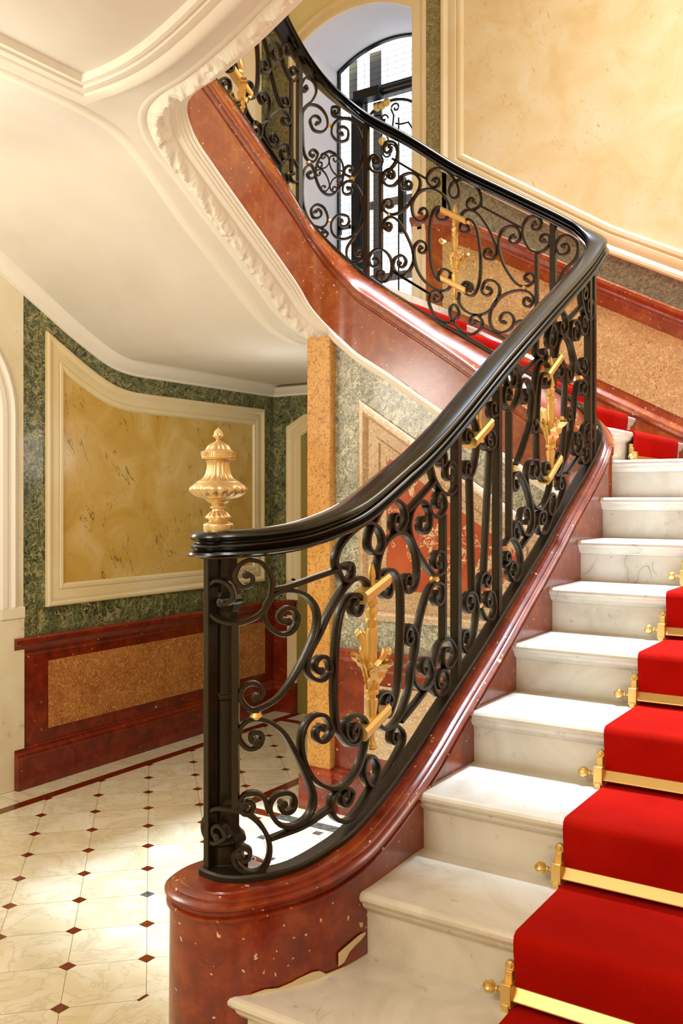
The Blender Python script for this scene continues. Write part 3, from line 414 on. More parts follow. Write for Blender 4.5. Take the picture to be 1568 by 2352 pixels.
 (2,1,[(24.7,21.24),(24.72,21.21),(24.76,21.2),(24.8,21.22),(24.83,21.25),(24.82,21.3),(24.79,21.35),(24.74,21.36),(24.68,21.34),(24.58,21.27),(24.55,21.1),(24.62,20.95),(24.75,20.87),(24.88,20.9),(24.92,20.94),(24.93,21),(24.9,21.05),(24.86,21.07),(24.81,21.06),(24.78,21.02),(24.78,20.98),(24.8,20.95)]),
 (2,1,[(24.4,21.19),(24.39,21.15),(24.36,21.12),(24.32,21.11),(24.27,21.14),(24.25,21.19),(24.26,21.25),(24.31,21.3),(24.39,21.3),(24.49,21.28),(24.54,21.13),(24.5,20.94),(24.4,20.76),(24.27,20.65),(24.15,20.65),(24.11,20.69),(24.09,20.74),(24.11,20.79),(24.15,20.81),(24.2,20.81),(24.23,20.78),(24.24,20.74),(24.22,20.71)]),
 (2,1,[(24.86,20.73),(24.84,20.7),(24.85,20.66),(24.89,20.63),(24.93,20.63),(24.97,20.66),(24.99,20.71),(24.97,20.76),(24.93,20.8),(24.82,20.83),(24.68,20.72),(24.57,20.5),(24.54,20.31),(24.61,20.17),(24.67,20.13),(24.74,20.13),(24.79,20.16),(24.81,20.22),(24.79,20.27),(24.75,20.3),(24.71,20.3),(24.68,20.27)]),
 (2,1,[(24.25,20.54),(24.27,20.51),(24.28,20.47),(24.26,20.43),(24.21,20.41),(24.16,20.42),(24.12,20.47),(24.11,20.53),(24.15,20.59),(24.29,20.61),(24.43,20.51),(24.51,20.34),(24.5,20.2),(24.4,20.12),(24.34,20.13),(24.3,20.17),(24.29,20.22),(24.31,20.26),(24.35,20.28),(24.39,20.28),(24.42,20.25),(24.43,20.21)]),
 (1,1,[(25.19,20.69),(25.23,20.7),(25.27,20.67),(25.29,20.61),(25.26,20.55),(25.2,20.5),(25.11,20.51),(25.04,20.58),(25.02,20.69),(25.16,20.94),(25.37,20.8),(25.47,20.4),(25.47,19.75),(25.34,19.29),(25.1,18.99),(24.82,18.91),(24.6,18.76),(24.62,18.67),(24.68,18.61),(24.76,18.6),(24.81,18.64),(24.84,18.7),(24.82,18.75),(24.78,18.78),(24.74,18.77)]),
 (1,0,[(25,19.44),(24.98,19.48),(24.93,19.51),(24.87,19.5),(24.81,19.43),(24.81,19.34),(24.87,19.26),(24.98,19.22),(25.1,19.26),(25.15,19.5),(24.96,19.67),(24.71,19.57),(24.59,19.25),(24.68,19),(24.87,18.91)]),
 (1,1,[(24.12,22.02),(24.16,22),(24.22,22.01),(24.26,22.06),(24.26,22.15),(24.2,22.23),(24.09,22.25),(23.98,22.2),(23.91,22.08),(23.96,21.82),(24.24,21.78),(24.46,22.02),(24.4,22.35),(24.13,22.52),(23.77,22.42),(23.51,21.98),(23.38,21.41),(23.51,20.89),(23.74,20.59),(23.99,20.67),(24.04,20.77),(24.02,20.88),(23.95,20.94),(23.86,20.95),(23.8,20.91),(23.78,20.85),(23.8,20.8),(23.84,20.78)]),
 (0,1,[(23.82,22.5),(24.21,22.56),(24.44,22.65),(24.46,22.87),(24.37,22.91),(24.28,22.9),(24.22,22.84),(24.21,22.77),(24.24,22.71),(24.3,22.69),(24.34,22.7),(24.37,22.74)]),
 (1,1,[(23.92,20.22),(23.88,20.24),(23.83,20.22),(23.8,20.16),(23.81,20.09),(23.87,20.03),(23.97,20.02),(24.06,20.07),(24.1,20.18),(24.05,20.4),(23.82,20.44),(23.57,20.19),(23.39,19.68),(23.42,19.19),(23.6,18.78),(23.94,18.58),(24.27,18.6),(24.46,18.81),(24.46,19.14),(24.24,19.36),(23.96,19.32),(23.89,19.2),(23.9,19.08),(23.98,18.99),(24.08,18.98),(24.16,19.02),(24.18,19.09),(24.17,19.14),(24.13,19.17)]),
 (0,1,[(23.68,18.62),(23.94,18.31),(23.96,17.98),(23.77,17.81),(23.48,17.84),(23.39,18.1),(23.46,18.18),(23.55,18.2),(23.63,18.16),(23.67,18.09),(23.66,18.03),(23.61,17.99),(23.56,17.98),(23.53,18.01)]),
 (1,1,[(26.76,24.15),(26.82,24.13),(26.86,24.06),(26.83,23.96),(26.73,23.88),(26.59,23.89),(26.46,24),(26.42,24.18),(26.51,24.37),(26.81,24.39),(27.07,24.08),(27.02,23.63),(26.85,23.18),(26.64,22.79),(26.38,22.51),(26.08,22.61),(26.06,22.73),(26.11,22.83),(26.2,22.87),(26.29,22.85),(26.34,22.8),(26.34,22.73),(26.31,22.69),(26.27,22.68)]),
 (1,1,[(26.1,24.48),(26.14,24.46),(26.16,24.41),(26.14,24.34),(26.07,24.3),(25.97,24.31),(25.89,24.38),(25.87,24.5),(25.94,24.62),(26.21,24.61),(26.42,24.35),(26.33,23.96),(26.08,23.63),(25.83,23.5),(25.64,23.77),(25.68,23.89),(25.77,23.95),(25.87,23.95),(25.94,23.9),(25.96,23.83),(25.93,23.77),(25.88,23.74),(25.84,23.75)]),
 (0,1,[(27.52,24.61),(27.28,24.26),(27.07,23.88),(26.98,23.55),(27.15,23.25),(27.44,23.21),(27.51,23.36),(27.47,23.51),(27.36,23.59),(27.25,23.59),(27.17,23.53),(27.15,23.45),(27.18,23.39),(27.23,23.38)]),
 (0,1,[(27.77,24.35),(27.63,23.9),(27.58,23.31),(27.63,22.68),(27.81,22.25),(28.09,22.2),(28.21,22.34),(28.22,22.5),(28.14,22.62),(28.02,22.66),(27.92,22.63),(27.87,22.55),(27.89,22.48),(27.93,22.45)]),
 (1,0,[(27.34,22.45),(27.3,22.46),(27.25,22.43),(27.23,22.37),(27.26,22.3),(27.34,22.25),(27.43,22.26),(27.52,22.33),(27.54,22.45),(27.32,22.64),(27.07,22.55),(27.01,22.23),(27.15,21.82)]),
 (0,1,[(28.31,22.22),(28.21,21.8),(27.85,21.53),(27.4,21.58),(27.02,21.92),(26.59,22.28),(26.21,22.38),(26.01,22.21),(26.04,22.07),(26.13,21.99),(26.24,21.99),(26.32,22.04),(26.35,22.12),(26.32,22.19),(26.27,22.22),(26.23,22.21)]),
 (0,1,[(28.36,21.4),(28.64,21.45),(28.67,21.69),(28.48,21.92),(28.29,21.83),(28.26,21.68),(28.32,21.57),(28.43,21.52),(28.53,21.54),(28.58,21.61),(28.58,21.68),(28.55,21.73),(28.5,21.73)]),
 (0,1,[(28.36,21.47),(28.09,21.19),(27.77,20.99),(27.51,21.13),(27.44,21.46),(27.69,21.56),(27.83,21.51),(27.9,21.41),(27.9,21.29),(27.84,21.21),(27.75,21.19),(27.68,21.22),(27.66,21.28),(27.67,21.32)]),
 (0,0,[(27.44,21.19),(26.51,20.64)]),
 (0,1,[(27.11,21.73),(27.28,21.41),(27.11,21.11),(26.77,21.05),(26.38,21.32),(26.08,21.33),(26.01,21.08),(26.08,20.93),(26.22,20.87),(26.35,20.89),(26.42,20.98),(26.43,21.08),(26.38,21.15),(26.32,21.16),(26.27,21.13)]),
 (0,1,[(26.68,21.11),(26.59,21.35),(26.77,21.49),(26.88,21.48),(26.95,21.41),(26.96,21.32),(26.92,21.25),(26.86,21.22),(26.8,21.24),(26.77,21.28),(26.77,21.32)]),
 (1,1,[(25.87,20.51),(25.92,20.51),(25.97,20.45),(25.97,20.36),(25.9,20.28),(25.77,20.25),(25.64,20.32),(25.57,20.47),(25.6,20.65),(25.79,20.93),(26.13,20.94),(26.42,20.67),(26.51,20.3),(26.38,20.07),(26.13,20.14),(26.09,20.25),(26.13,20.35),(26.21,20.4),(26.29,20.4),(26.34,20.35),(26.35,20.29),(26.33,20.24),(26.29,20.22)]),
 (0,1,[(28.62,22.65),(28.67,22.93),(28.94,22.96),(29.14,22.76),(29.1,22.66),(29.01,22.61),(28.92,22.62),(28.86,22.68),(28.85,22.75),(28.88,22.8),(28.93,22.82),(28.97,22.81)]),
 (1,0,[(29.17,22.18),(29.22,22.16),(29.25,22.1),(29.23,22.02),(29.15,21.97),(29.04,21.97),(28.94,22.06),(28.91,22.2),(28.98,22.34),(29.24,22.31),(29.42,22),(29.31,21.65)]),
]
BARS = [(0.0, 9.12, 4.38, 'post'), (0.58, 8.17, 5.46, 'bar'), (6.08, 9.73, 7.34, 'bar'), (6.64, 11.35, 6.5, 'post'), (8.57, 12.6, 7.47, 'post'), (9.19, 11.93, 9.12, 'bar'), (14.39, 15.88, 11.02, 'post'), (14.74, 15.95, 11.27, 'post'), (17.46, 17.17, 13.9, 'bar'), (16.96, 17.94, 13.3, 'post'), (23.28, 22.03, 17.32, 'post'), (22.73, 20.53, 18.09, 'bar'), (25.59, 24.21, 19.63, 'post'), (25.93, 23.54, 20.56, 'bar')]
BEADS = [(0.88, 6.81), (5.75, 8.51), (9.45, 10.7), (13.71, 13.16), (7.67, 7.85), (17.84, 16.22), (24.54, 22.27), (25.24, 20.99), (23.79, 20.53), (24.53, 19.15), (22.4, 19.13)]
ORNAMENTS = [((3.41, 8.96), (3.41, 5.86), (3.53, 8.53), (3.41, 6.32)), ((11.67, 13.46), (11.83, 10.34), (11.78, 13.19), (11.83, 10.73)), ((20.1, 19.09), (20.07, 16.1), (20.11, 18.7), (20.1, 16.59)), ((7.67, 12.02), (7.67, 11.16), (7.67, 11.37), None), ((28.44, 23.62), (28.47, 21.96), None, (28.48, 22.5))]

# ================================================================== SETTING
YB = 34.9; XL = -26.8; XR = 3.3; SK = 74
st = MB(); st.poly([(XL-8, -9, 0), (XR, -9, 0), (XR, YB, 0), (XL-8, YB, 0)]); fl = st.build('floor', MAT['floor']); tag(fl, kind='structure')

ZW = [(7, 19.45),(15.5,19.45),(16.6,19.3),(17.6,18.8),(19.67,17.65),(20.61,17.13),(22.65,15.98),(23.75,15.44),(24.4,15.15),(24.93,15.0),(25.6,14.9),(26.15,14.88),(34.9,14.9)]
zw = lambda y: smooth_tab(ZW, y, .35)
def frame(mb, pts, prof, m3, closed=True, smooth=True):
    """moulding swept round a 2-D outline; prof = [(inset, proud)]; counter-clockwise outline insets inwards"""
    n = len(pts); P = [Vector(p) for p in pts]; N = []
    for i in range(n):
        a = P[i-1] if (closed or i) else P[i]; b = P[i]; c = P[(i+1) % n] if (closed or i < n-1) else P[i]
        d1 = (b-a).normalized() if (b-a).length > 1e-9 else None; d2 = (c-b).normalized() if (c-b).length > 1e-9 else None
        d1 = d1 or d2; d2 = d2 or d1
        n1 = Vector((-d1.y, d1.x)); n2 = Vector((-d2.y, d2.x)); m = (n1+n2); m = m.normalized(); N.append(m/max(.3, m.dot(n1)))
    rows = [[m3(*(P[i]+N[i]*ins), pr) for ins, pr in prof] for i in range(n)]
    if closed: rows.append(rows[0])
    mb.grid(rows, smooth)
def inset(pts, d):
    n = len(pts); P = [Vector(p) for p in pts]; out = []
    for i in range(n):
        d1 = (P[i]-P[i-1]).normalized(); d2 = (P[(i+1) % n]-P[i]).normalized(); n1 = Vector((-d1.y, d1.x)); n2 = Vector((-d2.y, d2.x)); m = (n1+n2).normalized()
        out.append(P[i]+m/max(.3, m.dot(n1))*d)
    return out
FR = [(0,0),(0,.13),(.05,.17),(.13,.17),(.2,.11),(.26,.08),(.3,.1),(.52,.1),(.56,.06),(.62,.11),(.72,.11),(.78,.05),(.8,.0)]

# ---- left wall (x = XL): decorated part y 20.6..34.9; arch opening below y 20.2
L3 = lambda y, z, pr=0: (XL+pr, y, z)
wl = MB()
ys = lin(20.6, 34.9, 40); wl.grid([[L3(y, 0), L3(y, 16.5+ (0 if y > 24 else (24-y)*.6))] for y in ys], False)
wall_left = wl.build('wall_left', MAT['green']); tag(wall_left, kind='structure')
wu = MB(); wu.grid([[L3(y, 15.4+max(0, (24.5-y)*.53)), L3(y, SK)] for y in lin(7, 34.9, 30)], False)
wu.build('upper_wall', MAT['cream'], wall_left)
g = MB(); g.grid([[L3(33.95, 17, .03), L3(33.95, SK, .03)], [L3(34.9, 17, .03), L3(34.9, SK, .03)]], False); g.build('upper_green_strip', MAT['green'], wall_left)
g = MB(); frame(g, [(27, 23), (33.3, 19.5), (33.3, 45), (27, 45)], FR, lambda y, z, pr: L3(y, z, pr+.01)); g.build('upper_panel_frame', MAT['cream'], wall_left)
outl = [(21.54, 6.18), (34.04, 6.18), (34.04, 14.25)]+[(y, zw(y)-(.65 if y > 25 else .65-.05*(25-y)/3.5)) for y in lin(33, 25.8, 8)+lin(25.5, 23.2, 8)+[21.54]]
g = MB(); frame(g, outl, FR, L3); g.build('panel_frame', MAT['cream'], wall_left)
g = MB(); g.poly([L3(p.x, p.y, .02) for p in inset(outl, .78)]); g.build('marble_panel', MAT['yellow'], wall_left)
def rail_prof(z0, z1, pr=.28):   # dado cap
    h = z1-z0; return [(z0, 0), (z0, .06), (z0+.12*h, .08), (z0+.3*h, .08), (z0+.42*h, .14), (z0+.6*h, .2), (z0+.68*h, pr), (z0+.9*h, pr), (z1, pr-.06), (z1, 0)]
def plinth_prof(z1, pr=.34): return [(0, pr), (z1*.78, pr), (z1*.8, pr-.03), (z1*.86, pr-.06), (z1*.92, pr-.18), (z1*.97, pr-.2), (z1, pr-.26), (z1, 0)]
dado = MB(); dado.grid([[L3(y, z, .04) for z in (1.3, 4.7)] for y in (20.6, 34.9)], False)
dw = dado.build('trim_1', MAT['red_dark']); tag(dw, kind='structure')
g = MB(); g.grid([[L3(y, z, pr) for z, pr in rail_prof(4.55, 5.22)] for y in (20.15, 34.9)], False); g.poly([L3(20.15, z, pr) for z, pr in rail_prof(4.55, 5.22)]); g.build('dado_rail', MAT['red_dark'], dw)
g = MB(); g.poly([L3(y, z, .06) for y, z in ((21.62, 1.84), (34.15, 1.84), (34.15, 4.26), (21.62, 4.26))]); g.build('granite_panel', MAT['granite'], dw)
g = MB(); g.grid([[L3(y, z, pr) for z, pr in plinth_prof(1.4)] for y in (20.15, 34.9)], False); g.poly([L3(20.15, 0, 0)]+[L3(20.15, z, pr) for z, pr in plinth_prof(1.4)])
bl = g.build('baseboard_left', MAT['red_dark']); tag(bl, kind='structure')
# cove between the left wall and the soffit
cove = [(0, 0), (.06, .02), (.06, .1), (.14, .14), (.26, .24), (.4, .4), (.42, .5), (.55, .56)]
g = MB(); g.grid([[(XL+o, y, zw(y)+z) for o, z in cove] for y in lin(34.9, 8, 110)]); 
cv = g.build('trim_2', MAT['plaster_white']); tag(cv, kind='structure')
# arch and cream stone pier left of the panelled wall
g = MB()
ay0, ay1, spr = 14.0, 19.55, 12.9; rr = (ay1-ay0)/2
arcp = [(ay0+rr-rr*cos(pi*i/24), spr+rr*sin(pi*i/24)*1.05) for i in range(25)]
top = [(y, 20.5) for y, z in arcp]
g.grid([[L3(*a, .02), L3(*b, .02)] for a, b in zip(arcp, top)], False)
g.poly([L3(ay1, 0, .02), L3(20.6, 0, .02), L3(20.6, 20.5, .02), L3(ay1, 20.5, .02), L3(ay1, spr, .02)])
g.poly([L3(-9, 0, .02), L3(ay0, 0, .02), L3(ay0, spr, .02), L3(ay0, 22, .02), L3(-9, 22, .02)])
pier = g.build('wall_hall', MAT['stone']); tag(pier, kind='structure')
jam = MB(); P2 = [(ay1, 0)]+[(a, b) for a, b in arcp[::-1]]+[(ay0, 0)]
jam.grid([[(XL+.02, a, b), (XL-3.2, a, b)] for a, b in P2], True); jam.build('arch_reveal', MAT['stone'], pier)
am = MB(); frame(am, [(ay1+.0, 6.3), (ay1+.0, spr)]+arcp[::-1][1:]+[(ay0, 6.3)], [(-.72, 0), (-.72, .1), (-.6, .16), (-.5, .08), (-.34, .08), (-.3, .14), (-.12, .14), (-.04, .06), (0, .0)], lambda y, z, pr: L3(y, z, pr+.02), closed=False)
am.build('arch_moulding', MAT['plaster_white'], pier)
jb = MB(); jb.box((XL, ay1+.05, 5.9), (XL+.16, 20.58, 6.3)); jb.box((XL, ay1+.0, 0), (XL+.12, 20.58, 5.9)); jb.build('pier_block', MAT['stone'], pier, bevel=.03)
hb = MB(); hb.poly([(XL-3.2, 10, 0), (XL-3.2, 22, 0), (XL-3.2, 22, 20), (XL-3.2, 10, 20)]); hb.build('inner_hall_wall', MAT['stone'], pier)

# ---- back wall y = YB
B3 = lambda x, z, pr=0: (x, YB-pr, z)
wx0, wx1 = -25.22, -19.22; wspr, wtop, wbot = 31.3, 32.2, 18.0
warc = []
hw = (wx1-wx0)/2; rise = wtop-wspr; RR = (hw*hw+rise*rise)/(2*rise)
for i in range(21):
    x = wx0+(wx1-wx0)*i/20; warc.append((x, wtop-RR+sqrt(RR*RR-(x-(wx0+wx1)/2)**2)))
g = MB(); g.poly([B3(XL-8, 0), B3(wx0, 0), B3(wx0, SK), B3(XL-8, SK)]); g.poly([B3(wx1, 0), B3(XR, 0), B3(XR, SK), B3(wx1, SK)]); g.poly([B3(wx0, 0), B3(wx1, 0), B3(wx1, wbot), B3(wx0, wbot)])
g.grid([[B3(x, z), B3(x, SK)] for x, z in warc], False)
wb = g.build('wall_back', MAT['yellow_wall']); tag(wb, kind='structure')
g = MB(); g.grid([[(x, YB, z), (x, 38.3, z)] for x, z in [(wx0, wbot)]+warc+[(wx1, wbot)]+[(wx0, wbot)]], True); g.build('window_reveal', MAT['reveal'], wb)
g = MB(); frame(g, [(wx1, wbot)]+warc[::-1]+[(wx0, wbot)], [(0, 0), (0, .1), (-.1, .13), (-.25, .08), (-.45, .08), (-.5, .14), (-.62, .14), (-.66, .0)], B3, closed=False); g.build('window_architrave', MAT['cream'], wb)
g = MB(); g.poly([B3(x, z, .03) for x, z in ((-26.8, 22), (-25.88, 22), (-25.88, 31.4), (-26.8, 31.4))]); g.poly([B3(x, z, .03) for x, z in ((-26.8, 31.4), (-25.88, 31.4), (-25.88, 45), (-26.8, 45))]); g.poly([B3(x, z, .03) for x, z in ((-18.67, 22), (-17.6, 21.9), (-17.6, 45), (-18.67, 45))])
g.build('olive_marble_strip', MAT['green_olive'], wb)
RT_ = [(-26.8, 22.2), (-18.6, 22.2), (-18.0, 22.18), (-17.5, 22.0), (-16.04, 21.31), (-11.12, 18.57), (-7.98, 16.91), (-7.0, 16.5), (-5.5, 16.2), (3.3, 16.0)]
rt = lambda x: interp(RT_, x)
FB_ = [(-17.8, 23.93), (-11.03, 19.56), (-7.98, 17.97), (-6.0, 17.2), (-4, 17.0), (3.2, 17.0)]
xs = [x for x in lin(-19.2, XR, 60)]
g = MB(); g.grid([[B3(x, rt(x)-.2, .03), B3(x, (interp(FB_, x) if x > -17.8 else 23.93)+.3, .03)] for x in lin(-17.8, XR, 40)], False); g.build('grey_marble_band', MAT['green_grey'], wb)
outb = [(-17.8, 45)]+[p for p in FB_]+[(3.2, 45)]
FR2 = [(a*1.28, b*1.3) for a, b in FR]
g = MB(); frame(g, outb, FR2, lambda x, z, pr: B3(x, z, pr+.02)); g.build('large_panel_frame', MAT['cream'], wb)
g = MB(); g.poly([B3(p.x, p.y, .03) for p in inset(outb, 1.0)]); g.build('cream_marble_panel', MAT['cream_marble'], wb)
# stair dado on the back wall
g = MB(); g.grid([[B3(x, rt(x)-8, .04), B3(x, rt(x)-.4, .04)] for x in lin(-18.67, XR, 50)], False); d2 = g.build('trim_3', MAT['red_orange']); tag(d2, kind='structure')
g = MB(); g.grid([[B3(x, rt(x)+z-.62, pr) for z, pr in rail_prof(0, .62)] for x in lin(-19.25, XR, 70)], False); g.build('stair_dado_rail', MAT['red_orange'], d2)
g = MB(); g.grid([[B3(x, max(rt(x)-3.92, rt(x)-3.92), .06), B3(x, rt(x)-1.08, .06)] for x in lin(-17.77, XR, 50)], False); g.build('stair_granite_panel', MAT['granite_tan'], d2)
g = MB(); g.grid([[B3(x, rt(x)-4.75+z, pr) for z, pr in ((-4, .3), (0, .3), (.02, .24), (.08, .24), (.12, .3), (.22, .36), (.32, .34), (.4, .24), (.45, .2), (.5, .12), (.52, .04))] for x in lin(-19.2, XR, 70)]); g.build('stair_skirting', MAT['red_orange'], d2)
# alcove part of the back wall
g = MB(); g.poly([B3(XL, 0, .02), B3(-16.4, 0, .02), B3(-16.4, 15.3, .02), B3(XL, 15.3, .02)]); aw = g.build('wall_alcove', MAT['green']); tag(aw, kind='structure')
g = MB(); g.grid([[B3(x, 14.9+z, .02+o) for o, z in cove[:6]] for x in (XL, -16.4)], False); g.build('alcove_cove', MAT['plaster_white'], aw)
g = MB(); g.grid([[B3(x, z, pr+.02) for z, pr in rail_prof(4.55, 5.22)] for x in (XL, -25.35)], False); g.poly([B3(x, z, .05) for x, z in ((XL, 0), (-25.95, 0), (-25.95, 4.7), (XL, 4.7))]); g.build('alcove_dado', MAT['red_dark'], aw)
g = MB(); g.grid([[B3(x, z, pr+.02) for z, pr in plinth_prof(1.4)] for x in (XL, -25.35)], False); g.poly([B3(-25.35, 0, 0)]+[B3(-25.35, z, pr+.02) for z, pr in plinth_prof(1.4)]); g.build('alcove_plinth', MAT['red_dark'], aw)
dr = MB(); dr.poly([B3(x, z, .06) for x, z in ((-25.4, 0), (-20.5, 0), (-20.5, 13), (-25.4, 12.8))]); door = dr.build('door_1', MAT['olive']); tag(door, kind='structure')
g = MB(); frame(g, [(-25.95, 6.2), (-25.95, 13.45), (-24.9, 14.0), (-21, 14.0)][::-1], FR, lambda x, z, pr: B3(x, z, pr+.04), closed=False); g.build('door_architrave', MAT['cream'], door)
g = MB(); g.box((-25.95, YB-.08, 1.4), (-25.4, YB-.02, 4.6)); g.box((-25.95, YB-.14, 5.3), (-25.3, YB-.02, 6.3)); g.build('door_jamb', MAT['cream'], door)
# remaining shell
g = MB(); g.poly([(XR, -9, 0), (XR, YB, 0), (XR, YB, SK), (XR, -9, SK)]); tag(g.build('wall_right', MAT['cream_marble']), kind='structure')
g = MB(); g.poly([(XL-8, -9, 0), (XR, -9, 0), (XR, -9, 22), (XL-8, -9, 22)]); tag(g.build('wall_front', MAT['cream_marble']), kind='structure')
g = MB(); g.poly([(XL-8, 7.1, 20.3), (XR, 7.1, 20.3), (XR, 7.1, SK), (XL-8, 7.1, SK)]); tag(g.build('wall_upper_front', MAT['cream_marble']), kind='structure')
g = MB(); g.poly([(XL-8, -9, 20.3), (XR, -9, 20.3), (XR, 7.1, 20.3), (XL-8, 7.1, 20.3)]); g.poly([(XL-8, 7, SK), (XR, 7, SK), (XR, YB, SK), (XL-8, YB, SK)]); tag(g.build('ceiling', MAT['plaster']), kind='structure')
g = MB(); g.poly([(-16.42, 24.9, 0), (-16.42, YB, 0), (-16.42, YB, 15.2), (-16.42, 24.9, 15.2)]); tag(g.build('wall_closet', MAT['green']), kind='structure')

# ---- window / lift landing door behind the upper flight
YW = 38.2
g = MB(); P_ = [(wx0, wbot)]+warc+[(wx1, wbot)]
frame(g, P_[::-1], [(0, 0), (0, .2), (.1, .2), (.1, 0)], lambda x, z, pr: (x, YW-pr, z), closed=False, smooth=False)
win = g.build('window_1', MAT['steel']); tag(win, kind='structure')
g = MB(); g.poly([(x, YW+.9, z) for x, z in P_]); g.build('pane', MAT['glass'], win)
g = MB()
for i in range(48):
    z = 18.3+i*.29; g.box((wx0+.05, YW+.06, z), (wx1-.05, YW+.068, z+.015))
for i in range(14):
    x = wx0+.1+i*.44; g.box((x, YW+.06, 18), (x+.015, YW+.068, 31.5))
for i in range(40):
    x = -24.9+i*.05
    if x < -24.45 or -23.4 < x < -23.0: g.box((x, YW+.07, 18), (x+.006, YW+.075, 24.6))
g.build('wire_mesh', MAT['grey_steel'], win)
g = MB(); g.box((-24.95, YW+.5, 29.9), (-24.5, YW+.55, 32)); g.box((-23.75, YW+.5, 29.9), (-23.1, YW+.55, 32.1)); g.box((-23.42, YW+.3, 18), (-22.95, YW+.4, 29.5)); g.build('lift_guide', plain('pale_grey_steel', '#7e838c', .5, .2), win)
g = MB(); g.box((-24.0, YW+.5, 24.35), (wx1, YW+.6, 24.75)); g.box((-24.0, YW+.5, 20.7), (wx1, YW+.6, 21.1)); g.build('lift_floor_band', plain('pale_grey_metal', '#9a9ca0', .5), win)
lift = empty('lift_gate', (-22.5, YW-.1, 18)); tag(lift, 'black iron lift gate with scrollwork and gilt bits in the arched window', 'gate')
g = MB(); g.box((-24.37, YW-.25, 18), (-23.9, YW+.1, 29.7)); g.box((-23.84, YW-.2, 18), (-23.76, YW+.1, 29.6)); g.box((-23.66, YW-.1, 18), (-23.6, YW+.1, 29.6)); g.build('gate_post', MAT['steel'], lift, bevel=.02)
g = MB(); g.box((-24.6, YW-.3, 29.45), (wx1, YW+.1, 29.62)); g.box((-23.5, YW-.25, 29.72), (wx1, YW+.1, 29.86)); g.box((-23.5, YW-.2, 29.95), (wx1, YW+.1, 30.02)); g.build('transom', MAT['steel'], lift)
g = MB(); g.box((-23.95, YW-.75, 29.35), (-22.5, YW-.25, 29.8)); g.box((-24.55, YW-.6, 29.3), (-23.95, YW-.3, 29.55)); g.build('door_closer', MAT['steel'], lift, bevel=.04)
for x in (-22.74, -21.8, -20.6):
    g = MB(); g.box((x-.03, YW-.06, 18), (x+.03, YW, 28.3)); g.build('gate_bar', MAT['steel'], lift)
g = MB(); g.box((-21.35, YW-.9, 22.5), (-21.05, YW-.6, 25.1)); g.build('hinge_plate', MAT['steel'], lift); g = MB(); g.box((-24.95, YW-.5, 23.3), (-24.3, YW-.35, 23.5)); g.box((-24.95, YW-.5, 23.1), (-24.85, YW-.35, 23.5)); g.build('door_handle', MAT['steel'], lift)
g = MB(); g.tube([(-22.1+1.9*cos(pi-pi*i/20*1.0), YW-.15, 27.4+1.75*sin(pi*i/20)) for i in range(21)], .07); g.build('gate_arch', MAT['steel'], lift)
def spl(cx, cz, r, a0, turns, sg, n=20): return [(cx+r*(1-.8*i/n)*cos(a0+sg*2*pi*turns*i/n), YW-.15, cz+r*(1-.8*i/n)*sin(a0+sg*2*pi*turns*i/n)) for i in range(n+1)]
for pts in ([(-22.5, YW-.15, 28.3)]+spl(-22.95, 28.35, .32, 0, 1.1, 1), [(-22.1, YW-.15, 27.6), (-22.0, YW-.15, 28.4)]+spl(-21.9, 28.75, .25, pi, 1.1, -1), [(-21.9, YW-.15, 28.0), (-21.6, YW-.15, 27.9), (-21.2, YW-.15, 27.9), (-20.95, YW-.15, 27.5)],
            spl(-22.55, 28.35, .24, 0, 1, 1)+[(-22.55, YW-.15, 27.9), (-22.3, YW-.15, 27.3)], spl(-22.3, 26.7, .45, 0, 1.1, 1), spl(-22.95, 26.3, .4, 1, 1.1, -1), spl(-22.55, 25.6, .3, 2, 1.1, 1)):
    g = MB(); g.tube(pts, .045, 6); g.build('gate_scroll', MAT['steel'], lift)
for x, z in ((-22.55, 28.95), (-22.55, 27.25), (-22.85, 28.95), (-22.3, 29.05)):
    g = MB(); g.lathe([(.0, -.22), (.1, -.15), (.16, 0), (.12, .12), (.04, .2), (0, .24)], (x, YW-.3, z), 12, lambda i, r, zz, a: .04*cos(5*a)*(r > .05)); g.build('gilt_flower', MAT['gold'], lift)

# ---- spandrel wall under the second flight and the pillar
YS = 24.65; Q3 = lambda x, z, pr=0: (x, YS-pr, z)
wbz = lambda x: 15.0-.02+(x+16.5)*-.0 if x < -16.6 else interp([(-16.6, 15.0), (-15.6, 14.48), (-14.7, 13.93), (-13.7, 13.28), (-12.7, 12.56), (-11.5, 11.72), (-10.3, 10.95), (-8.9, 10.05)], x)
g = MB(); g.grid([[Q3(x, 0), Q3(x, wbz(x)+.2)] for x in lin(-16.5, -9.0, 30)], False); sw = g.build('wall_spandrel', MAT['green_pale']); tag(sw, kind='structure')
outs = [(-15.46, 6.22), (-9.2, 6.22), (-9.2, 9.0), (-15.46, 13.15)]
FR3 = [(0, 0), (0, .12), (.08, .2), (.2, .22), (.28, .14), (.32, .06), (.62, .06), (.66, .12), (.72, .12), (.76, .04), (.96, .04), (.98, .0)]
g = MB(); frame(g, outs, FR3, Q3); g.build('spandrel_frame', MAT['granite_pink'], sw)
g = MB(); g.poly([Q3(p.x, p.y, .02) for p in inset(outs, .95)]); g.build('veined_red_panel', MAT['red_vein'], sw)
g = MB(); g.poly([Q3(x, z, .04) for x, z in ((-16.42, 1.3), (-9, 1.3), (-9, 4.7), (-16.42, 4.7))]); ds = g.build('trim_4', MAT['red']); tag(ds, kind='structure')
g = MB(); g.grid([[Q3(x, z, pr) for z, pr in rail_prof(4.6, 5.25, .24)] for x in (-16.42, -9)], False); g.build('spandrel_dado_rail', MAT['red'], ds)
g = MB(); g.poly([Q3(x, z, .06) for x, z in ((-15.3, 1.9), (-9, 1.9), (-9, 4.18), (-15.3, 4.18))]); g.build('spandrel_granite_panel', MAT['granite_pink'], ds)
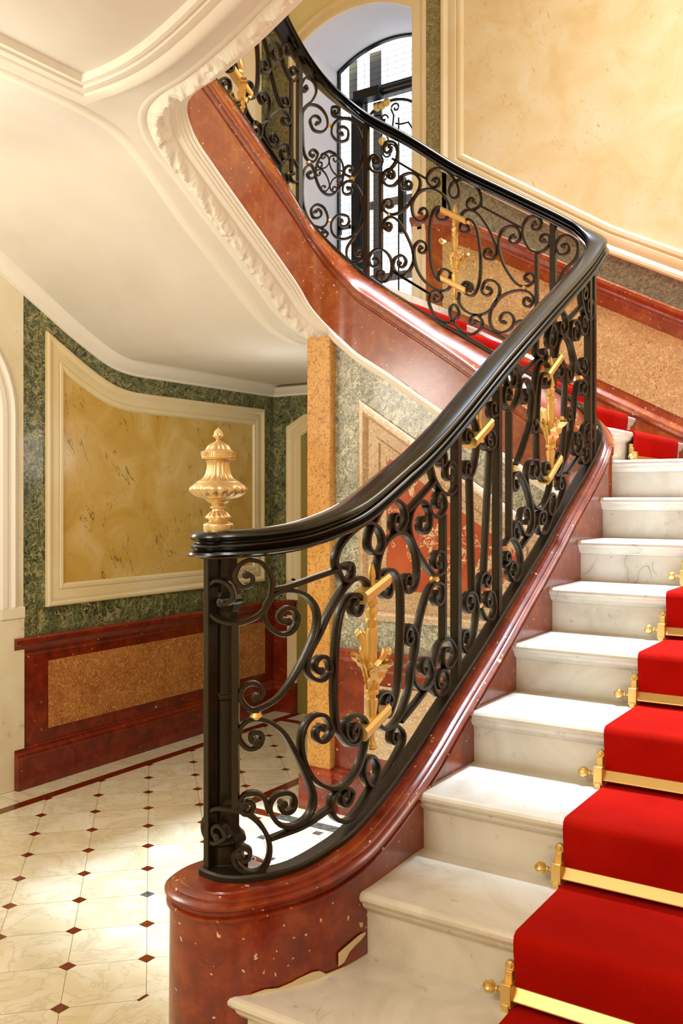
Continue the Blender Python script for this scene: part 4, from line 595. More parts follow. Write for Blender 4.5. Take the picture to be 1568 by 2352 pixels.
g = MB(); g.grid([[Q3(x, z, pr) for z, pr in plinth_prof(1.4)] for x in (-16.42, -9)], False); g.build('spandrel_plinth', MAT['red'], ds)
g = MB(); g.box((-17.3, 24.3, 1.2), (-16.42, 25.6, 15.25)); pil = g.build('trim_5', MAT['pillar'], bevel=.02); tag(pil, kind='structure')
g = MB(); pf = plinth_prof(1.42, .2)
g.grid([[( -17.3-pr, 25.6, z) for z, pr in pf], [(-17.3-pr, 24.3-pr, z) for z, pr in pf], [(-16.42+pr, 24.3-pr, z) for z, pr in pf], [(-16.42+pr, 24.7, z) for z, pr in pf]], False); g.build('pillar_plinth', MAT['red'], pil)

# ================================================================== STAIRCASE
stair = empty('staircase', (-3, 8, 0)); tag(stair, 'white marble staircase with red marbled stringer winding up round an open well', 'staircase')
NOSE = {-1: 5.9, 0: 7.9, 1: 9.9, 2: 11.85, 3: 13.8, 4: 15.85, 5: 17.95, 6: 20.1, 7: 22.1, 8: 23.9, 9: 25.1}
ZT = {k: k+2 for k in NOSE}; ZT[8] = 10.06; ZT[9] = 11.09
def nose_prof(z, y, back):
    return [(back, z), (y+.07, z), (y+.025, z-.018), (y, z-.06), (y, z-.11), (y+.03, z-.155), (y+.065, z-.17), (y+.07, z-.19), (y+.085, z-.235), (y+.125, z-.285), (y+.18, z-.315), (y+.19, z-.335)]
def xl(k): return {-1: -7.8, 0: -7.9, 1: -8.75}.get(k, -7.75)
for k in sorted(NOSE):
    y, z = NOSE[k], ZT[k]; back = NOSE.get(k+1, YB)+.3; x0 = xl(k)
    g = MB(); pr = nose_prof(z, y, back); pr += [(back, z-.335)]
    g.grid([[(x, a, b) for a, b in pr] for x in (x0, XR)], False, True, True)
    if k == 9: g.box((-7.9, 25.2, z-.3), (x0, YB, z))
    g.build('tread', MAT['white_marble'], stair, auto=50)
    g = MB(); g.box((x0+(.35 if k == 1 else 0), y+.2, ZT.get(k-1, 0) if k > -1 else 0), (XR, y+.35, z-.34)); g.build('riser', MAT['white_marble'], stair)
XN = {10: -7.85, 11: -9.6, 12: -11.2, 13: -12.8, 14: -14.4, 15: -16.0}
for k, x in XN.items():
    z = k+2+.06; back = XN.get(k+1, -17.5)-.3
    pr = [(-a, b) for a, b in nose_prof(z, -x, -back)]; pr += [(back, z-.335)]
    ins = .0 if k > 10 else 0
    g = MB(); rows = []
    for yy in [24.9, 25.6, 26.3, 27, 28, 30, 32, 34.6]:
        bow = -.12*max(0, (27.2-yy)/2.3)**2
        rows.append([(a+(bow if i else 0)*1.0, yy, b) for i, (a, b) in enumerate(pr[:-1])]+[(pr[-1][0], yy, pr[-1][1])])
    g.grid(rows, True, True, True); g.build('tread', MAT['white_marble'], stair, auto=50)
    g = MB(); rows = []
    for yy in [24.9, 25.6, 26.3, 27, 28, 30, 32, 34.9]:
        bow = -.12*max(0, (27.2-yy)/2.3)**2; rows.append([(x-.2+bow, yy, z-1.1), (x-.2+bow, yy, z-.33), (x-.36+bow, yy, z-.33), (x-.36+bow, yy, z-1.1)])
    g.grid(rows, True, True, True); g.build('riser', MAT['white_marble'], stair, auto=50)
g = MB(); g.box((XL, 25.2, 17.6), (-17.4, YB, 18.0)); g.build('landing_slab', MAT['white_marble'], stair)

# lower stringer: boundary walked from the well side round the newel drum up the stair side
bd = [((-9.0, y), (-8.3, y), 0) for y in lin(24.2, 12.2, 30)]
drum = [(-8.80, 11.12), (-8.92, 11.36), (-9.1, 11.47), (-9.3, 11.43), (-9.55, 11.22), (-9.74, 10.9), (-9.82, 10.52), (-9.74, 10.16), (-9.52, 9.9), (-9.22, 9.77), (-8.86, 9.75), (-8.5, 9.86)]
rest = [(-8.25, 10.08), (-8.02, 10.38), (-7.8, 10.72), (-7.62, 11.15), (-7.5, 11.6), (-7.44, 12.1), (-7.46, 12.8), (-7.5, 13.6)]
dc = (-9.0, 10.6)
wellp = [tuple(RAIL.at(x)[0]+RAIL.at(x)[2]*.2) for x in lin(15.2, 1.25, 90)]
allb = catmull([wellp[-1]]+drum+rest, 4)
def spine(p):
    if p[1] < 10.9 and p[0] < -8.3: return dc
    best = min(range(0, 160), key=lambda i: (RAIL.at(i*.1)[0]-Vector(p)).length); return tuple(RAIL.at(best*.1)[0])
def s_near(p):
    best = min(range(0, 164), key=lambda i: (RAIL.at(i*.1)[0]-Vector(p)).length)*.1
    return min((best+j*.005 for j in range(-20, 21)), key=lambda q: (RAIL.at(q)[0]-Vector(p)).length)
bound = wellp[:-1]+[tuple(p) for p in allb]+[(-7.5-.05*(y-13.6)/10, y) for y in lin(13.85, 24.4, 60)]+arc(-8.7, 24.55, 1.15, 0, 75, 10)
rows = []
for i, p in enumerate(bound):
    a = Vector(bound[max(i-1, 0)]); b = Vector(bound[min(i+1, len(bound)-1)]); t = (b-a).normalized(); n = Vector((t.y, -t.x))
    s = s_near(p)
    if p[0] < -8.6 and p[1] < 12: s = 0
    zt = smooth_tab(Z_IRON, s, .5); sp = Vector(spine(p)); P0 = Vector(p)
    well = i < len(wellp)-1
    prof = [(0, None), (0, -.62), (0, -.60), (.05, -.57), (.05, -.5), (.0, -.46), (.0, -.38), (.03, -.36), (.075, -.3), (.075, -.24), (.03, -.18), (-.02, -.16), (-.03, -.11), (-.1, -.05), (-.14, -.05), (-.16, -.01), (-.3, 0)]
    row = []
    for o, dz in prof:
        if well: o *= .25
        q = P0+n*o
        if dz is None: q = P0+n*.03; row.append((q.x, q.y, 0))
        else: row.append((q.x, q.y, zt+dz*.62+.03))
    m = (P0-n*(.05 if well else .3)).lerp(sp, .6); row.append((m.x, m.y, zt+.02)); row.append((sp.x, sp.y, zt+.02)); rows.append(row)
g = MB(); g.grid(rows, True); g.build('stringer', MAT['red'], stair, auto=35)

def chip(pts):   # flaked plaster low on the stringer face: (y, z low, z high)
    g = MB(); rows = []
    for y, za, zb in pts:
        j = min(range(len(wellp)+20, len(bound)-1), key=lambda q: abs(bound[q][1]-y)+(0 if bound[q][0] > -8.4 else 5)); p = Vector(bound[j]); tt = (Vector(bound[j+1])-Vector(bound[j-1])).normalized(); q = p+Vector((tt.y, -tt.x))*.035
        rows.append([(q.x, q.y, za), (q.x, q.y, (za+zb)/2), (q.x, q.y, zb)])
    g.grid(rows, False); g.build('plaster_chip', plain('bare_plaster', '#e6d6b4', .8), stair)
chip([(11.32, 3.08, 3.12), (11.42, 3.06, 3.26), (11.52, 3.08, 3.3), (11.62, 3.2, 3.33), (11.75, 3.25, 3.36), (11.88, 3.28, 3.38), (12.0, 3.33, 3.37)])
chip([(10.15, 3.0, 3.02), (10.3, 3.0, 3.05), (10.45, 3.0, 3.03), (10.6, 3.0, 3.07), (10.75, 3.0, 3.1), (10.9, 3.0, 3.13), (11.05, 3.0, 3.11), (11.2, 3.0, 3.03), (11.5, 3.0, 3.02)])

# upper stringer, well side and stair side, swept along the rail line
s0, s1 = 15.15, RAIL.L[-1]-.2
st_s = [s0+(s1-s0)*i/360 for i in range(361)]
rows = []; rows_w = []; SP = 24.55
def zr(T, s): return smooth_tab(T, s, .45)
for s in st_s:
    zi, a, b = zr(Z_IRON, s), zr(Z_RT, s), zr(Z_RB, s)
    zi = max(zi, a+.5); h = zi-a
    e_ = -(.40+.33*min(1, max(0, (s-16.6)/1.8)))
    pr = [(e_, zi-2.6), (e_, zi-.38), (e_-.04, zi-.34), (e_, zi-.28), (e_-.05, zi-.2), (e_-.05, zi-.14), (e_+.02, zi-.08), (e_+.1, zi-.03), (e_+.2, zi), (.12, zi), (.18, zi-.02), (.2, zi-.07*h), (.3, zi-.15*h), (.42, zi-.30*h), (.53, zi-.46*h), (.63, zi-.62*h), (.70, zi-.78*h), (.735, a+.05), (.79, a-.02), (.79, a-.1), (.75, a-.13), (.75, a-.3), (.71, a-.34), (.71, a-.38), (.75, a-.42), (.75, b)]
    rows.append([RAIL.off(s, o, z) for o, z in pr])
g = MB(); g.grid(rows, True, True, True); g.build('stringer', MAT['red_orange'], stair, auto=35)
rows = []
for s in [15.35+(24.7-15.35)*i/80 for i in range(81)]:
    b = zr(Z_RB, s); rows.append([RAIL.off(s, o, b+z) for o, z in ((.74, .0), (.775, -.01), (.8, -.03), (.82, -.12), (.79, -.16), (.79, -.26), (.74, -.33), (.5, -.33))])
g = MB(); g.grid(rows, True); g.build('white_edge_moulding', MAT['plaster_white'], stair)
rows = []
PRW = [(.74, .0), (.76, -.01), (.775, -.03), (.78, -.07), (.70, -.09), (.70, -.12), (.62, -.13), (.6, -.18), (.54, -.19), (.5, -.24), (.42, -.25), (.34, -.26), (.31, -.32), (.29, -.34)]
for s in [24.35+(s1-24.35)*i/260 for i in range(261)]:
    b = zr(Z_RB, s); rows.append([RAIL.off(s, o, b+z) for o, z in PRW])
g = MB(); g.grid(rows, True); g.build('soffit_edge_moulding', MAT['plaster_white'], stair)
rows = []; nS = 1500; sA, sB = 24.3, 44.0
for i in range(nS+1):
    s = sA+(sB-sA)*i/nS; b = zr(Z_RB, s); row = []
    for j in range(13):
        v = j/12; o = .31-.56*v; base = -.33-.16*sin(pi*v)-.10*v
        u = s/.42; sd = abs(v-.5)*2
        blob = noise.noise(Vector((s*2.6+v*1.4, v*3.1-s*.7, 2.2)))+.6*noise.noise(Vector((s*5.5, v*5.0, 7.7)))
        nz = noise.noise(Vector((s*13, v*9, 4.1)))
        d = -.11*(max(0, min(1, blob*2.6+.45))*(1-sd**3))-.035*nz*(1-sd**2)-.03*(1-sd**2)*abs(sin(pi*(u+.6*sd)))
        row.append(RAIL.off(s, o, b+base+d))
    rows.append(row)
g = MB(); g.grid(rows, True); g.build('leaf_moulding', MAT['plaster_white'], stair, auto=70)
rows = []
for s in [24.2+(s1-24.2)*i/260 for i in range(261)]:
    b = zr(Z_RB, s); rows.append([RAIL.off(s, o, b+z) for o, z in ((-.24, -.42), (-.3, -.47), (-.38, -.5), (-.44, -.49), (-.5, -.45))])
g = MB(); g.grid(rows, True); g.build('soffit_bead', MAT['plaster_white'], stair)

# soffit of flight three, the landing and flight four
ZL = 19.95
def z4(x): return ZL+smooth_tab([(-30, 0), (-15.6, 0), (-14.6, .25), (-13.3, .8), (5, 10.0)], x, .9)
Z3E = [(7, 19.95), (16.0, 19.95), (16.6, 19.93), (17.2, 19.84), (17.8, 19.6), (18.6, 19.1), (19.6, 18.42), (21.6, 17.15), (22.6, 16.5), (23.4, 15.98), (24.3, 15.6), (25.4, 15.42), (35, 15.42)]
def sofz(x, y):
    if x >= -17 and y < 17.6: return z4(x)
    e = smooth_tab(Z3E, y, .35); f = min(1, max(0, (-18.1-x)/8.7))
    return e+(zw(y)+.5-e)*f
rows = []
for s in [23.9+(s1-23.9)*i/230 for i in range(231)]:
    p, t, n = RAIL.at(s); e = RAIL.off(s, -.46, zr(Z_RB, s)-.47)
    if p.y > 23.4: out = (XL, 25.5-(25.4-p.y)*1.05)
    elif p.x < -17.5 and p.y > 18.6: out = (XL, e[1])
    elif p.y > 16.61:
        a = (18.6-p.y)/2.0; out = (XL, 18.6-a/.9*11.5) if a < .9 else (XL+(a-.9)*10*11, 7.1)
    else: out = (e[0], 7.1)
    row = []
    for f in [0, .02, .05, .1, .16, .24, .34, .46, .6, .75, .88, 1]:
        x = e[0]+(out[0]-e[0])*f; y = e[1]+(out[1]-e[1])*f; k = min(1, f/.05); row.append((x, y, e[2]*(1-k)+sofz(x, y)*k))
    rows.append(row)
rows.insert(0, [(x, YB, 15.42) for x, y, z in rows[0]])
g = MB(); g.grid(rows, True); sof = g.build('soffit', MAT['plaster'], stair, auto=60)
rows = []
for y in lin(25.8, 7.3, 120):
    x = -18.62+.35*min(1, max(0, (20-y)/5)); rows.append([(x+o, y, sofz(x+o, y)+z) for o, z in ((.26, .05), (.16, -.015), (.1, -.06), (-.05, -.06), (-.1, -.045), (-.2, -.03), (-.26, .05))])
g = MB(); g.grid(rows, True); g.build('soffit_border', MAT['plaster_white'], stair)
FR4 = [(0, .1), (0, -.22), (.06, -.26), (.16, -.27), (.3, -.2), (.36, -.15), (.42, -.17), (.6, -.17), (.64, -.1), (.72, -.16), (.82, -.15), (.88, -.05), (.9, .1)]
outf = [(-17.72, 7.2), (-17.72, 15.45)]+[(x, 15.45) for x in lin(-16.5, 2, 48)]
g = MB(); frame(g, outf[::-1], FR4, lambda x, y, pr: (x, y, z4(x)+pr), closed=False); g.build('soffit_panel_frame', MAT['plaster_white'], stair)

# ---- carpet runner
cx0, cx1 = -4.93, .75
prof = []
for k in range(-1, 10):
    y, z = NOSE[k], ZT[k]; zb = ZT.get(k-1, 0) if k > -1 else 0
    prof += [(y+.1, zb+.05), (y+.06, zb+.12), (y-.02, z-.45), (y-.05, z-.22), (y-.06, z-.08), (y-.04, z+.01), (y+.03, z+.055), (y+.12, z+.06)]
    if k < 9: prof += [(NOSE[k+1]-.2, z+.05), (NOSE[k+1]+.02, z+.05)]
prof += [(27.1, 11.15)]
g = MB(); th = .045
def strip(mb, rows_top):
    mb.grid(rows_top, True)
rows = []
for i, (y, z) in enumerate(prof):
    a = Vector(prof[max(i-1, 0)]); b = Vector(prof[min(i+1, len(prof)-1)]); t = (b-a).normalized(); n = Vector((t.y, -t.x))
    r_ = []
    for x in [cx0, cx0+.03]+lin(cx0+.3, cx1-.3, 8)+[cx1-.03, cx1]:
        wv = .012*noise.noise(Vector((x*1.3, y*1.5, z))); edge = .0
        r_.append((x, y-n.x*wv, z+wv))
    bot = [(x, y+n.x*th, z+n.y*th) if False else (x, y+(.05 if abs(t.y) > .5 else 0), z-(.05 if abs(t.y) <= .5 else 0)) for x, _, _ in r_[::-1]]
    rows.append(r_+bot)
g.grid(rows, True, True, True)
zc = 11.16
g.box((-7.7, 28.0, zc-.06), (cx1, 33.4, zc)); g.box((cx0, 27.05, zc-.06), (cx1, 28.02, zc)); 
prof2 = []
for k in sorted(XN):
    x = XN[k]; z = k+2.06; zb = z-1 if k > 10 else 11.1
    prof2 += [(x-.1, zb+.05), (x-.04, zb+.12), (x+.03, z-.45), (x+.06, z-.2), (x+.06, z-.06), (x+.03, z+.03), (x-.05, z+.06), (x-.14, z+.06)]
    if k+1 in XN: prof2 += [(XN[k+1]+.2, z+.05), (XN[k+1]-.02, z+.05)]
rows = [[(x, y, z) for y in lin(28.0, 33.4, 8)]+[(x-.05, y, z-.05) for y in lin(33.4, 28.0, 8)] for x, z in prof2]
g.grid(rows, True, True, True)
run = g.build('stair_runner', MAT['carpet'], auto=60); tag(run, 'bright red carpet runner laid down the middle of the marble steps', 'carpet')

# ---- brass stair rods
def rod_parts(root, ox, oy, oz, L, ax='x'):
    m3 = (lambda a, b, c: (ox+a, oy+b, oz+c)) if ax == 'x' else (lambda a, b, c: (ox-b, oy+a, oz+c))
    def bx(mb, a, b): mb.box(m3(*a), m3(*b))
    g = MB(); g.grid([[m3(x, yy, zz) for yy, zz in ((-.13, -.01), (-.105, -.035), (.02, .125), (-.005, .15))] for x in (-.05, L+.05)], False, True, True); g.build('rod_bar', MAT['brass'], root, bevel=.015)
    for sx, x in ((-1, -.06), (1, L+.06)):
        g = MB(); bx(g, (x-.08, -.18, -.1), (x+.08, .02, .22)); bx(g, (x-.055, -.07, .12), (x+.055, .06, .36)); bx(g, (x-.055, -.2, -.17), (x+.055, -.1, -.05)); c0 = m3(x, .0, .4); g.grid([[(c0[0]+r*cos(t), c0[1]+q, c0[2]+r*sin(t)) if ax == 'x' else (c0[0]-q, c0[1]+r*cos(t), c0[2]+r*sin(t)) for t in lin(0, 2*pi, 17)[:-1]] for r, q in ((.08, .05), (.08, -.01), (.065, -.025))], True, True, True); br = g.build('bracket', MAT['brass'], root, bevel=.03)
        g = MB(); c = m3(x, .02, .42); pr = [(.0, 0), (.07, 0), (.07, .04), (0, .05)]
        rows = [[(c[0]+r*cos(t), c[1]-h, c[2]+r*sin(t)) if ax == 'x' else (c[0]+h, c[1]+r*cos(t), c[2]+r*sin(t)) for t in lin(0, 2*pi, 17)[:-1]] for r, h in [(.04, -.02), (.04, .055), (.03, .065), (0, .06)]]
        g.grid(rows, True, True); g.build('screw', MAT['brass'], br)
        g = MB(); pf = [(.0, 0), (.06, 0), (.045, .08), (.035, .12), (.06, .14), (.06, .17), (.04, .19), (.085, .24), (.12, .31), (.115, .39), (.07, .46), (.03, .49), (.035, .51), (0, .53)]
        rows = []
        for r, h in pf:
            ring = []
            for q in range(24):
                t = 2*pi*q/24; rr_ = r*(1+(.1*cos(8*t) if .2 < h < .47 else 0)); X = x+sx*(.07+h*.62)
                rr_ *= .75; ring.append(m3(X, -.07+rr_*cos(t), .07+rr_*sin(t)))
            rows.append(ring)
        g.grid(rows, True, True); g.build('acorn_finial', MAT['brass'], root)
ords = {2: 'second', 3: 'third', 4: 'fourth', 5: 'fifth', 6: 'sixth', 7: 'seventh', 8: 'eighth'}
RL = {2: 'brass stair rod nearest the viewer, at the foot of the picture', 3: 'brass stair rod second up from the bottom of the picture', 4: 'brass stair rod third up from the bottom of the picture',
      5: 'brass stair rod fourth up from the bottom of the picture', 6: 'brass stair rod fifth up from the bottom of the picture', 7: 'brass stair rod sixth up, its acorn end by the right picture edge', 8: 'brass stair rod of which only the acorn tip shows at the right edge'}
for k in range(2, 9):
    y = NOSE[k]; z = ZT[k-1]
    root = empty('stair_rod', (cx0, y, z)); tag(root, RL[k], 'stair rod', 'brass rods holding the carpet on the lower flight')
    rod_parts(root, cx0-.02, y+.03, z+.15, cx1-cx0+.04)
root = empty('stair_rod', (XN[10], 28.0, 11.1)); tag(root, 'brass stair rod under the red carpet at the foot of the upper flight', 'stair rod', 'brass rods holding the carpet on the upper flight')
rod_parts(root, XN[10]-.03, 27.98, 11.22, 5.44, 'y')

# ================================================================== BALUSTRADE
bal = empty('balustrade', (-9.0, 10.5, 4.4)); tag(bal, 'black wrought iron balustrade with scrolls, gilded ornaments and lacquered handrail', 'balustrade')
S_END = 30.6
# bottom rail
rows = []
for s in lin(-0.0, S_END, 260):
    z = smooth_tab(Z_IRON, s, .35) if s > .1 else 4.38
    rows.append([RAIL.off(s, o, z+dz) for o, dz in ((-.15, .02), (-.15, .1), (-.12, .13), (.12, .13), (.15, .1), (.15, .02))])
g = MB(); g.grid(rows, True, True, True); g.build('bottom_rail', MAT['iron'], bal, auto=30)
# handrail with end disc
hp = [(0,-.2),(.16,-.2),(.17,-.17),(.30,-.165),(.335,-.14),(.32,-.105),(.25,-.09),(.225,-.07),(.265,-.045),(.28,-.01),(.26,.02),(.205,.03),(.195,.05),(.25,.075),(.285,.115),(.275,.16),(.22,.195),(.1,.215),(0,.22)]
full = [(-a, b) for a, b in hp[::-1]]+hp[1:-1]
rows = []
for s in lin(.25, S_END, 300):
    z = smooth_tab(Z_RAIL, s, .5); rows.append([RAIL.off(s, o*.96, z+dz) for o, dz in full[::-1]])
g = MB(); g.grid(rows, True, True, True)
dcx, dcy = -9.06, 10.44
g.lathe([(0, -.2)]+[(a*1.0+.14, b) for a, b in hp[1:-1]]+[(0, .22)], (dcx, dcy, 9.33), 48); g.build('handrail', MAT['lacquer'], bal, auto=50)
# newel post
g = MB()
def octo(mb, c, prof):
    rows = [[(c[0]+r*cos(pi/8+pi/4*i), c[1]+r*sin(pi/8+pi/4*i), z) for i in range(8)] for r, z in prof]; mb.grid(rows, False, True, True)
nc = (-9.16, 10.72)
octo(g, nc, [(.36, 4.36), (.36, 4.5), (.3, 4.52), (.3, 4.8), (.33, 4.84), (.33, 4.88), (.26, 4.95), (.22, 5.02), (.22, 6.98), (.25, 7.0), (.25, 7.06), (.21, 7.08), (.2, 8.3), (.22, 8.33), (.24, 8.42), (.28, 8.46), (.28, 8.5), (.21, 8.56), (.19, 8.6), (.19, 9.2)])
g.build('newel_post', MAT['iron'], bal, bevel=.012)
g = MB(); octo(g, nc, [(.262, 7.0), (.262, 7.03), (.262, 7.05)]); 
BARW = {'post': (.085, .09), 'bar': (.05, .075)}
for s, z1_, z0_, kind in BARS:
    a, b = BARW[kind]; zt = smooth_tab(Z_RAIL, s, .3)-.16 if kind == 'post' else z1_; zb_ = smooth_tab(Z_IRON, s, .3)+.05 if kind == 'post' else z0_
    p, t, n = RAIL.at(s); g = MB(); rows = []
    if s < .2: s = .1; p, t, n = RAIL.at(.1); zt = 9.18; a, b = .055, .1
    for z in (zb_, zt): rows.append([((p+t*i+n*j).x, (p+t*i+n*j).y, z) for i, j in ((-a, -b), (a, -b), (a, b), (-a, b))])
    g.grid(rows, False, True, True); g.build('baluster', MAT['iron'], bal, bevel=.012)
TH, DP = .034, .078
def sweep_iron(pts, a_sp, b_sp, name, th=TH, dp=DP):
    P = catmull([(x, y) for x, y in pts], 4); g = MB(); rows = []; n = len(P)
    prof = [(-1, -.78), (-.72, -1), (.72, -1), (1, -.78), (1, .78), (.72, 1), (-.72, 1), (-1, .78)]
    for i, q in enumerate(P):
        t = (P[min(i+1, n-1)]-P[max(i-1, 0)]); t = t.normalized() if t.length > 1e-6 else Vector((1, 0)); nn = Vector((-t.y, t.x)); row = []
        for u, v in prof:
            sq = q+nn*(u*th); p, tt, nl = RAIL.at(max(sq.x, 0)); ext = min(sq.x, 0); p = p+tt*ext; w_ = p+nl*(v*dp); row.append((w_.x, w_.y, sq.y))
        rows.append(row)
    g.grid(rows, True, True, True)
    for flag, q in ((a_sp, P[0]), (b_sp, P[-1])):
        if flag:
            rows = []
            for v in (-1.12, -1.0, 1.0, 1.12):
                rr_ = (.062 if abs(v) < 1.05 else .045)*(1 if th > .03 else .55); row = []
                for k in range(12):
                    sq = q+Vector((cos(2*pi*k/12), sin(2*pi*k/12)))*rr_; p, tt, nl = RAIL.at(max(sq.x, 0)); p = p+tt*min(sq.x, 0)+nl*(v*dp); row.append((p.x, p.y, sq.y))
                rows.append(row)
            g.grid(rows, True, True, True)
    return g.build(name, MAT['iron'], bal, auto=32)
for a_, b_, pts in SCROLLS:
    th_ = .02 if a_ == 2 else TH
    sweep_iron(pts, a_, b_, 'scroll' if (a_ or b_ or len(pts) > 4) else 'brace', th_, DP*(.7 if a_ == 2 else 1))
for s, z in BEADS:
    p, t, n = RAIL.at(s); g = MB(); g.lathe([(0, -.07), (.07, -.06), (.1, 0), (.07, .06), (0, .07)], (p.x, p.y, z), 16); g.build('gilded_bead', MAT['gold'], bal)
def ornament(s, zt, zb_, cl):
    p, t, n = RAIL.at(s); L = zt-zb_; root = None
    g = MB()
    prof = [(0, 0), (.07, .0), (.09, .03), (.075, .06), (.085, .09), (.06, .12), (.045, .2), (.055, .3), (.075, .55), (.105, .78), (.11, .84), (.07, .87), (.075, .9), (.12, .93), (.12, .98), (.085, 1.01), (.08, 1.06), (.11, 1.2), (.1, 1.4), (.085, 1.6), (.09, 1.75), (.105, 1.9), (.1, 1.98), (.08, 2.03), (.105, 2.1), (.1, 2.17), (.07, 2.2), (.1, 2.27), (.1, 2.33), (.065, 2.37), (.095, 2.43), (.09, 2.5), (.075, 2.58), (.05, 2.7), (.045, 2.8), (.07, 2.88), (.06, 2.98), (.03, 3.08), (0, 3.12)]
    k = L/3.12
    if L < 2.5: k = 1.0
    prof = [(r, z*k) for r, z in prof]
    if L < 2.0: prof = [q for q in prof if q[1] > 2.2]; 
    g.lathe(prof, (p.x, p.y, (zb_ if L > 2.5 else zt-3.12*k)), 20, lambda i, r, z, a: r*.14*cos(3*a+z*18) if 1.9*k < z < 2.6*k else 0)
    sp = g.build('gilded_spindle', MAT['gold'], bal)
    z0 = zb_ if L > 2.5 else zt-3.12*k
    if L > 1.4:
        def leaf(az, zl, ln, out, w_, curl, drop=0):
            d = t*cos(az)+n*sin(az); e = Vector((-d.y, d.x)); rows = []; N_ = 26
            for i in range(N_):
                f = i/(N_-1)
                if f < .6: q = f/.6; r_ = .06+out*q**1.7*.7; zz = zl+ln*(q-.12*q*q)
                else:
                    a = (f-.6)/.4*curl; r_ = .06+out*.7+out*.42*sin(min(a, 3.4))*(.9 if a < 1.57 else .7+.2*cos(a)); zz = zl+ln*.88+out*.38*(cos(a)-1)*-.45-drop*(f-.6)/.4-.1*max(0, a-1.2)
                ww = w_*(.35+.65*sin(pi*min(1, f*.95+.05))**.7)*(1+.16*sin(f*34)); rip = .02*sin(f*34+1)
                c = p+d*r_
                rows.append([((c+e*ww*u).x, (c+e*ww*u).y, z0+zz*k+v+rip*abs(u)) for u, v in ((-1, -.05), (-.8, -.01), (-.45, .035), (-.12, .0), (.12, .0), (.45, .035), (.8, -.01), (1, -.05), (.5, -.055), (0, -.045), (-.5, -.055))])
            gl = MB(); gl.grid(rows, True, True, True); gl.build('acanthus_leaf', MAT['gold'], sp, auto=60)
        leaf(-2.1, .98, .62, .40, .15, 4.0, .06)      # the big curled leaf towards the steps
        leaf(.9, 1.0, .98, .40, .12, 3.6, -.05)      # the tall leaf towards the well
        leaf(-.7, 1.0, .72, .24, .13, 3.4); leaf(2.5, 1.0, .66, .26, .13, 3.4)
        leaf(-1.4, 1.02, .5, .10, .12, 2.2); leaf(1.7, 1.02, .55, .12, .12, 2.2); leaf(.1, 1.02, .45, .08, .11, 2.0); leaf(3.2, 1.02, .48, .10, .11, 2.0)
    for zc_ in cl:
        if zc_ is None: continue
        ds_ = .42; sl = (smooth_tab(Z_IRON, s+.5, .3)-smooth_tab(Z_IRON, s-.5, .3)); rows = []
        for q in lin(-ds_, ds_, 9):
            pp, tt, nl = RAIL.at(max(s+q, 0)); hh = .1; dd = .16
            rows.append([((pp+nl*j).x, (pp+nl*j).y, zc_+sl*q+i) for i, j in ((-hh, -dd*.8), (-hh*.5, -dd), (hh*.5, -dd), (hh, -dd*.7), (hh, dd*.7), (hh*.5, dd), (-hh*.5, dd), (-hh, dd*.8))])
        gc = MB(); gc.grid(rows, True, True, True); gc.build('gilded_clasp', MAT['gold'], sp, auto=30)
for top_, bot_, c1, c2 in ORNAMENTS:
    ornament(top_[0], top_[1], bot_[1], [c[1] if c else None for c in (c1, c2)])

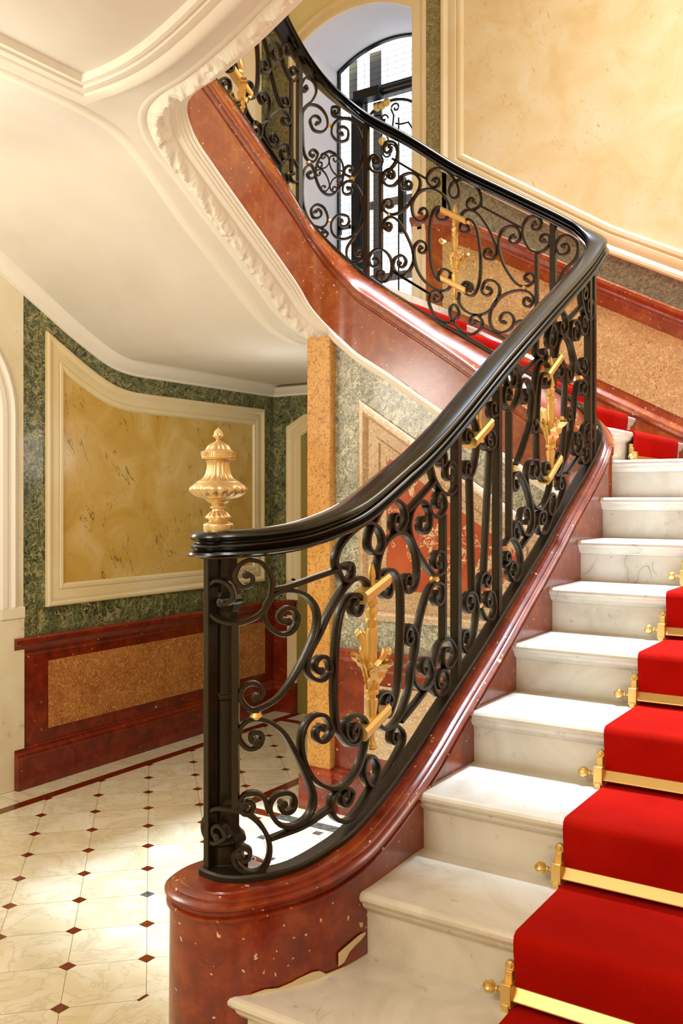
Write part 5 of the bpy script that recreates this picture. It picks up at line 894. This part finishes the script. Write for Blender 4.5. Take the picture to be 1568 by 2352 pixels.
# ---- brass urn finial on the handrail end
urn = empty('urn_finial', (dcx, dcy, 9.54)); tag(urn, 'gilt bronze lidded urn finial with a pine cone tip on the handrail end', 'finial')
U = [(1800,245),(1760,247),(1705,247),(1690,232),(1672,190),(1655,160),(1640,150),(1625,165),(1600,190),(1580,188),(1550,165),(1520,135),(1495,108),(1470,98),(1452,95),(1445,118),(1430,130),(1415,122),(1405,104),(1390,110),(1370,120),(1350,160),(1325,195),(1305,205),(1292,200),(1285,240),(1270,300),(1245,360),(1210,410),(1170,448),(1130,460),(1100,450),(1070,428),(1045,395),(1025,366),(1010,352),(1000,345),(985,310),(960,268),(920,232),(870,208),(800,192),(740,186),(695,190),(675,205),(660,212),(652,240),(640,266),(618,275),(560,275),(525,272),(512,250),(500,218),(480,192),(450,172),(420,155),(395,128),(370,92),(352,55),(335,36),(318,34),(300,45),(285,70),(265,88),(248,80),(225,70),(200,62),(170,48),(145,28),(122,0)]
k_ = 1/1094
def gad(i, r, z, a):
    if .45 < z < .665: w_ = sin(pi*(z-.45)/.215)**.7; return .03*abs(cos(9*a))*w_-.012*w_
    if .73 < z < 1.02: return -.014*(abs(sin(8*a))**3)
    if 1.16 < z < 1.32: return .02*abs(cos(5*a))*sin(pi*(z-1.16)/.16)
    if .17 < z < .28: return .02*abs(cos(6*a+z*9))
    if 1.38 < z: return .008*cos(8*a)*cos(z*90)
    if .325 < z < .355: return .006*cos(24*a)
    return 0
def urn_part(name, lo, hi):
    pr = [(r*k_, (1800-y)*k_) for y, r in U if lo <= (1800-y)*k_ <= hi]
    fine = []
    for (r0, z0), (r1, z1) in zip(pr, pr[1:]):
        fine += [(r0+(r1-r0)*i/3, z0+(z1-z0)*i/3) for i in range(3)]
    fine.append(pr[-1]); g = MB(); g.lathe(fine, (dcx, dcy, 9.545), 144, gad); return g.build(name, MAT['gilt'], urn, auto=60)
urn_part('urn_foot', 0, .47); urn_part('urn_body', .46, 1.06); lid = urn_part('urn_lid', 1.03, 1.37); urn_part('pine_cone', 1.33, 1.6)
g = MB()
for i in range(26):
    a0 = 2*pi*i/26; 
    for (da, dz, w2, h2) in ((0, .0, .006, .05), (.06, .035, .03, .012), (.12, 0.0, .006, .035)):
        a = a0+da; r = 275*k_+.004; c, s_ = cos(a), sin(a); zc2 = 9.545+(1800-565)*k_
        g.add([(dcx+c*r-s_*w2*u+c*q, dcy+s_*r+c*w2*u+s_*q, zc2+dz+h2*v) for q in (-.01, .006) for u, v in ((-1, -.5), (1, -.5), (1, .5), (-1, .5))], [(0,3,2,1),(4,5,6,7),(0,1,5,4),(1,2,6,5),(2,3,7,6),(3,0,4,7)])
g.build('greek_key_band', MAT['gilt'], lid)
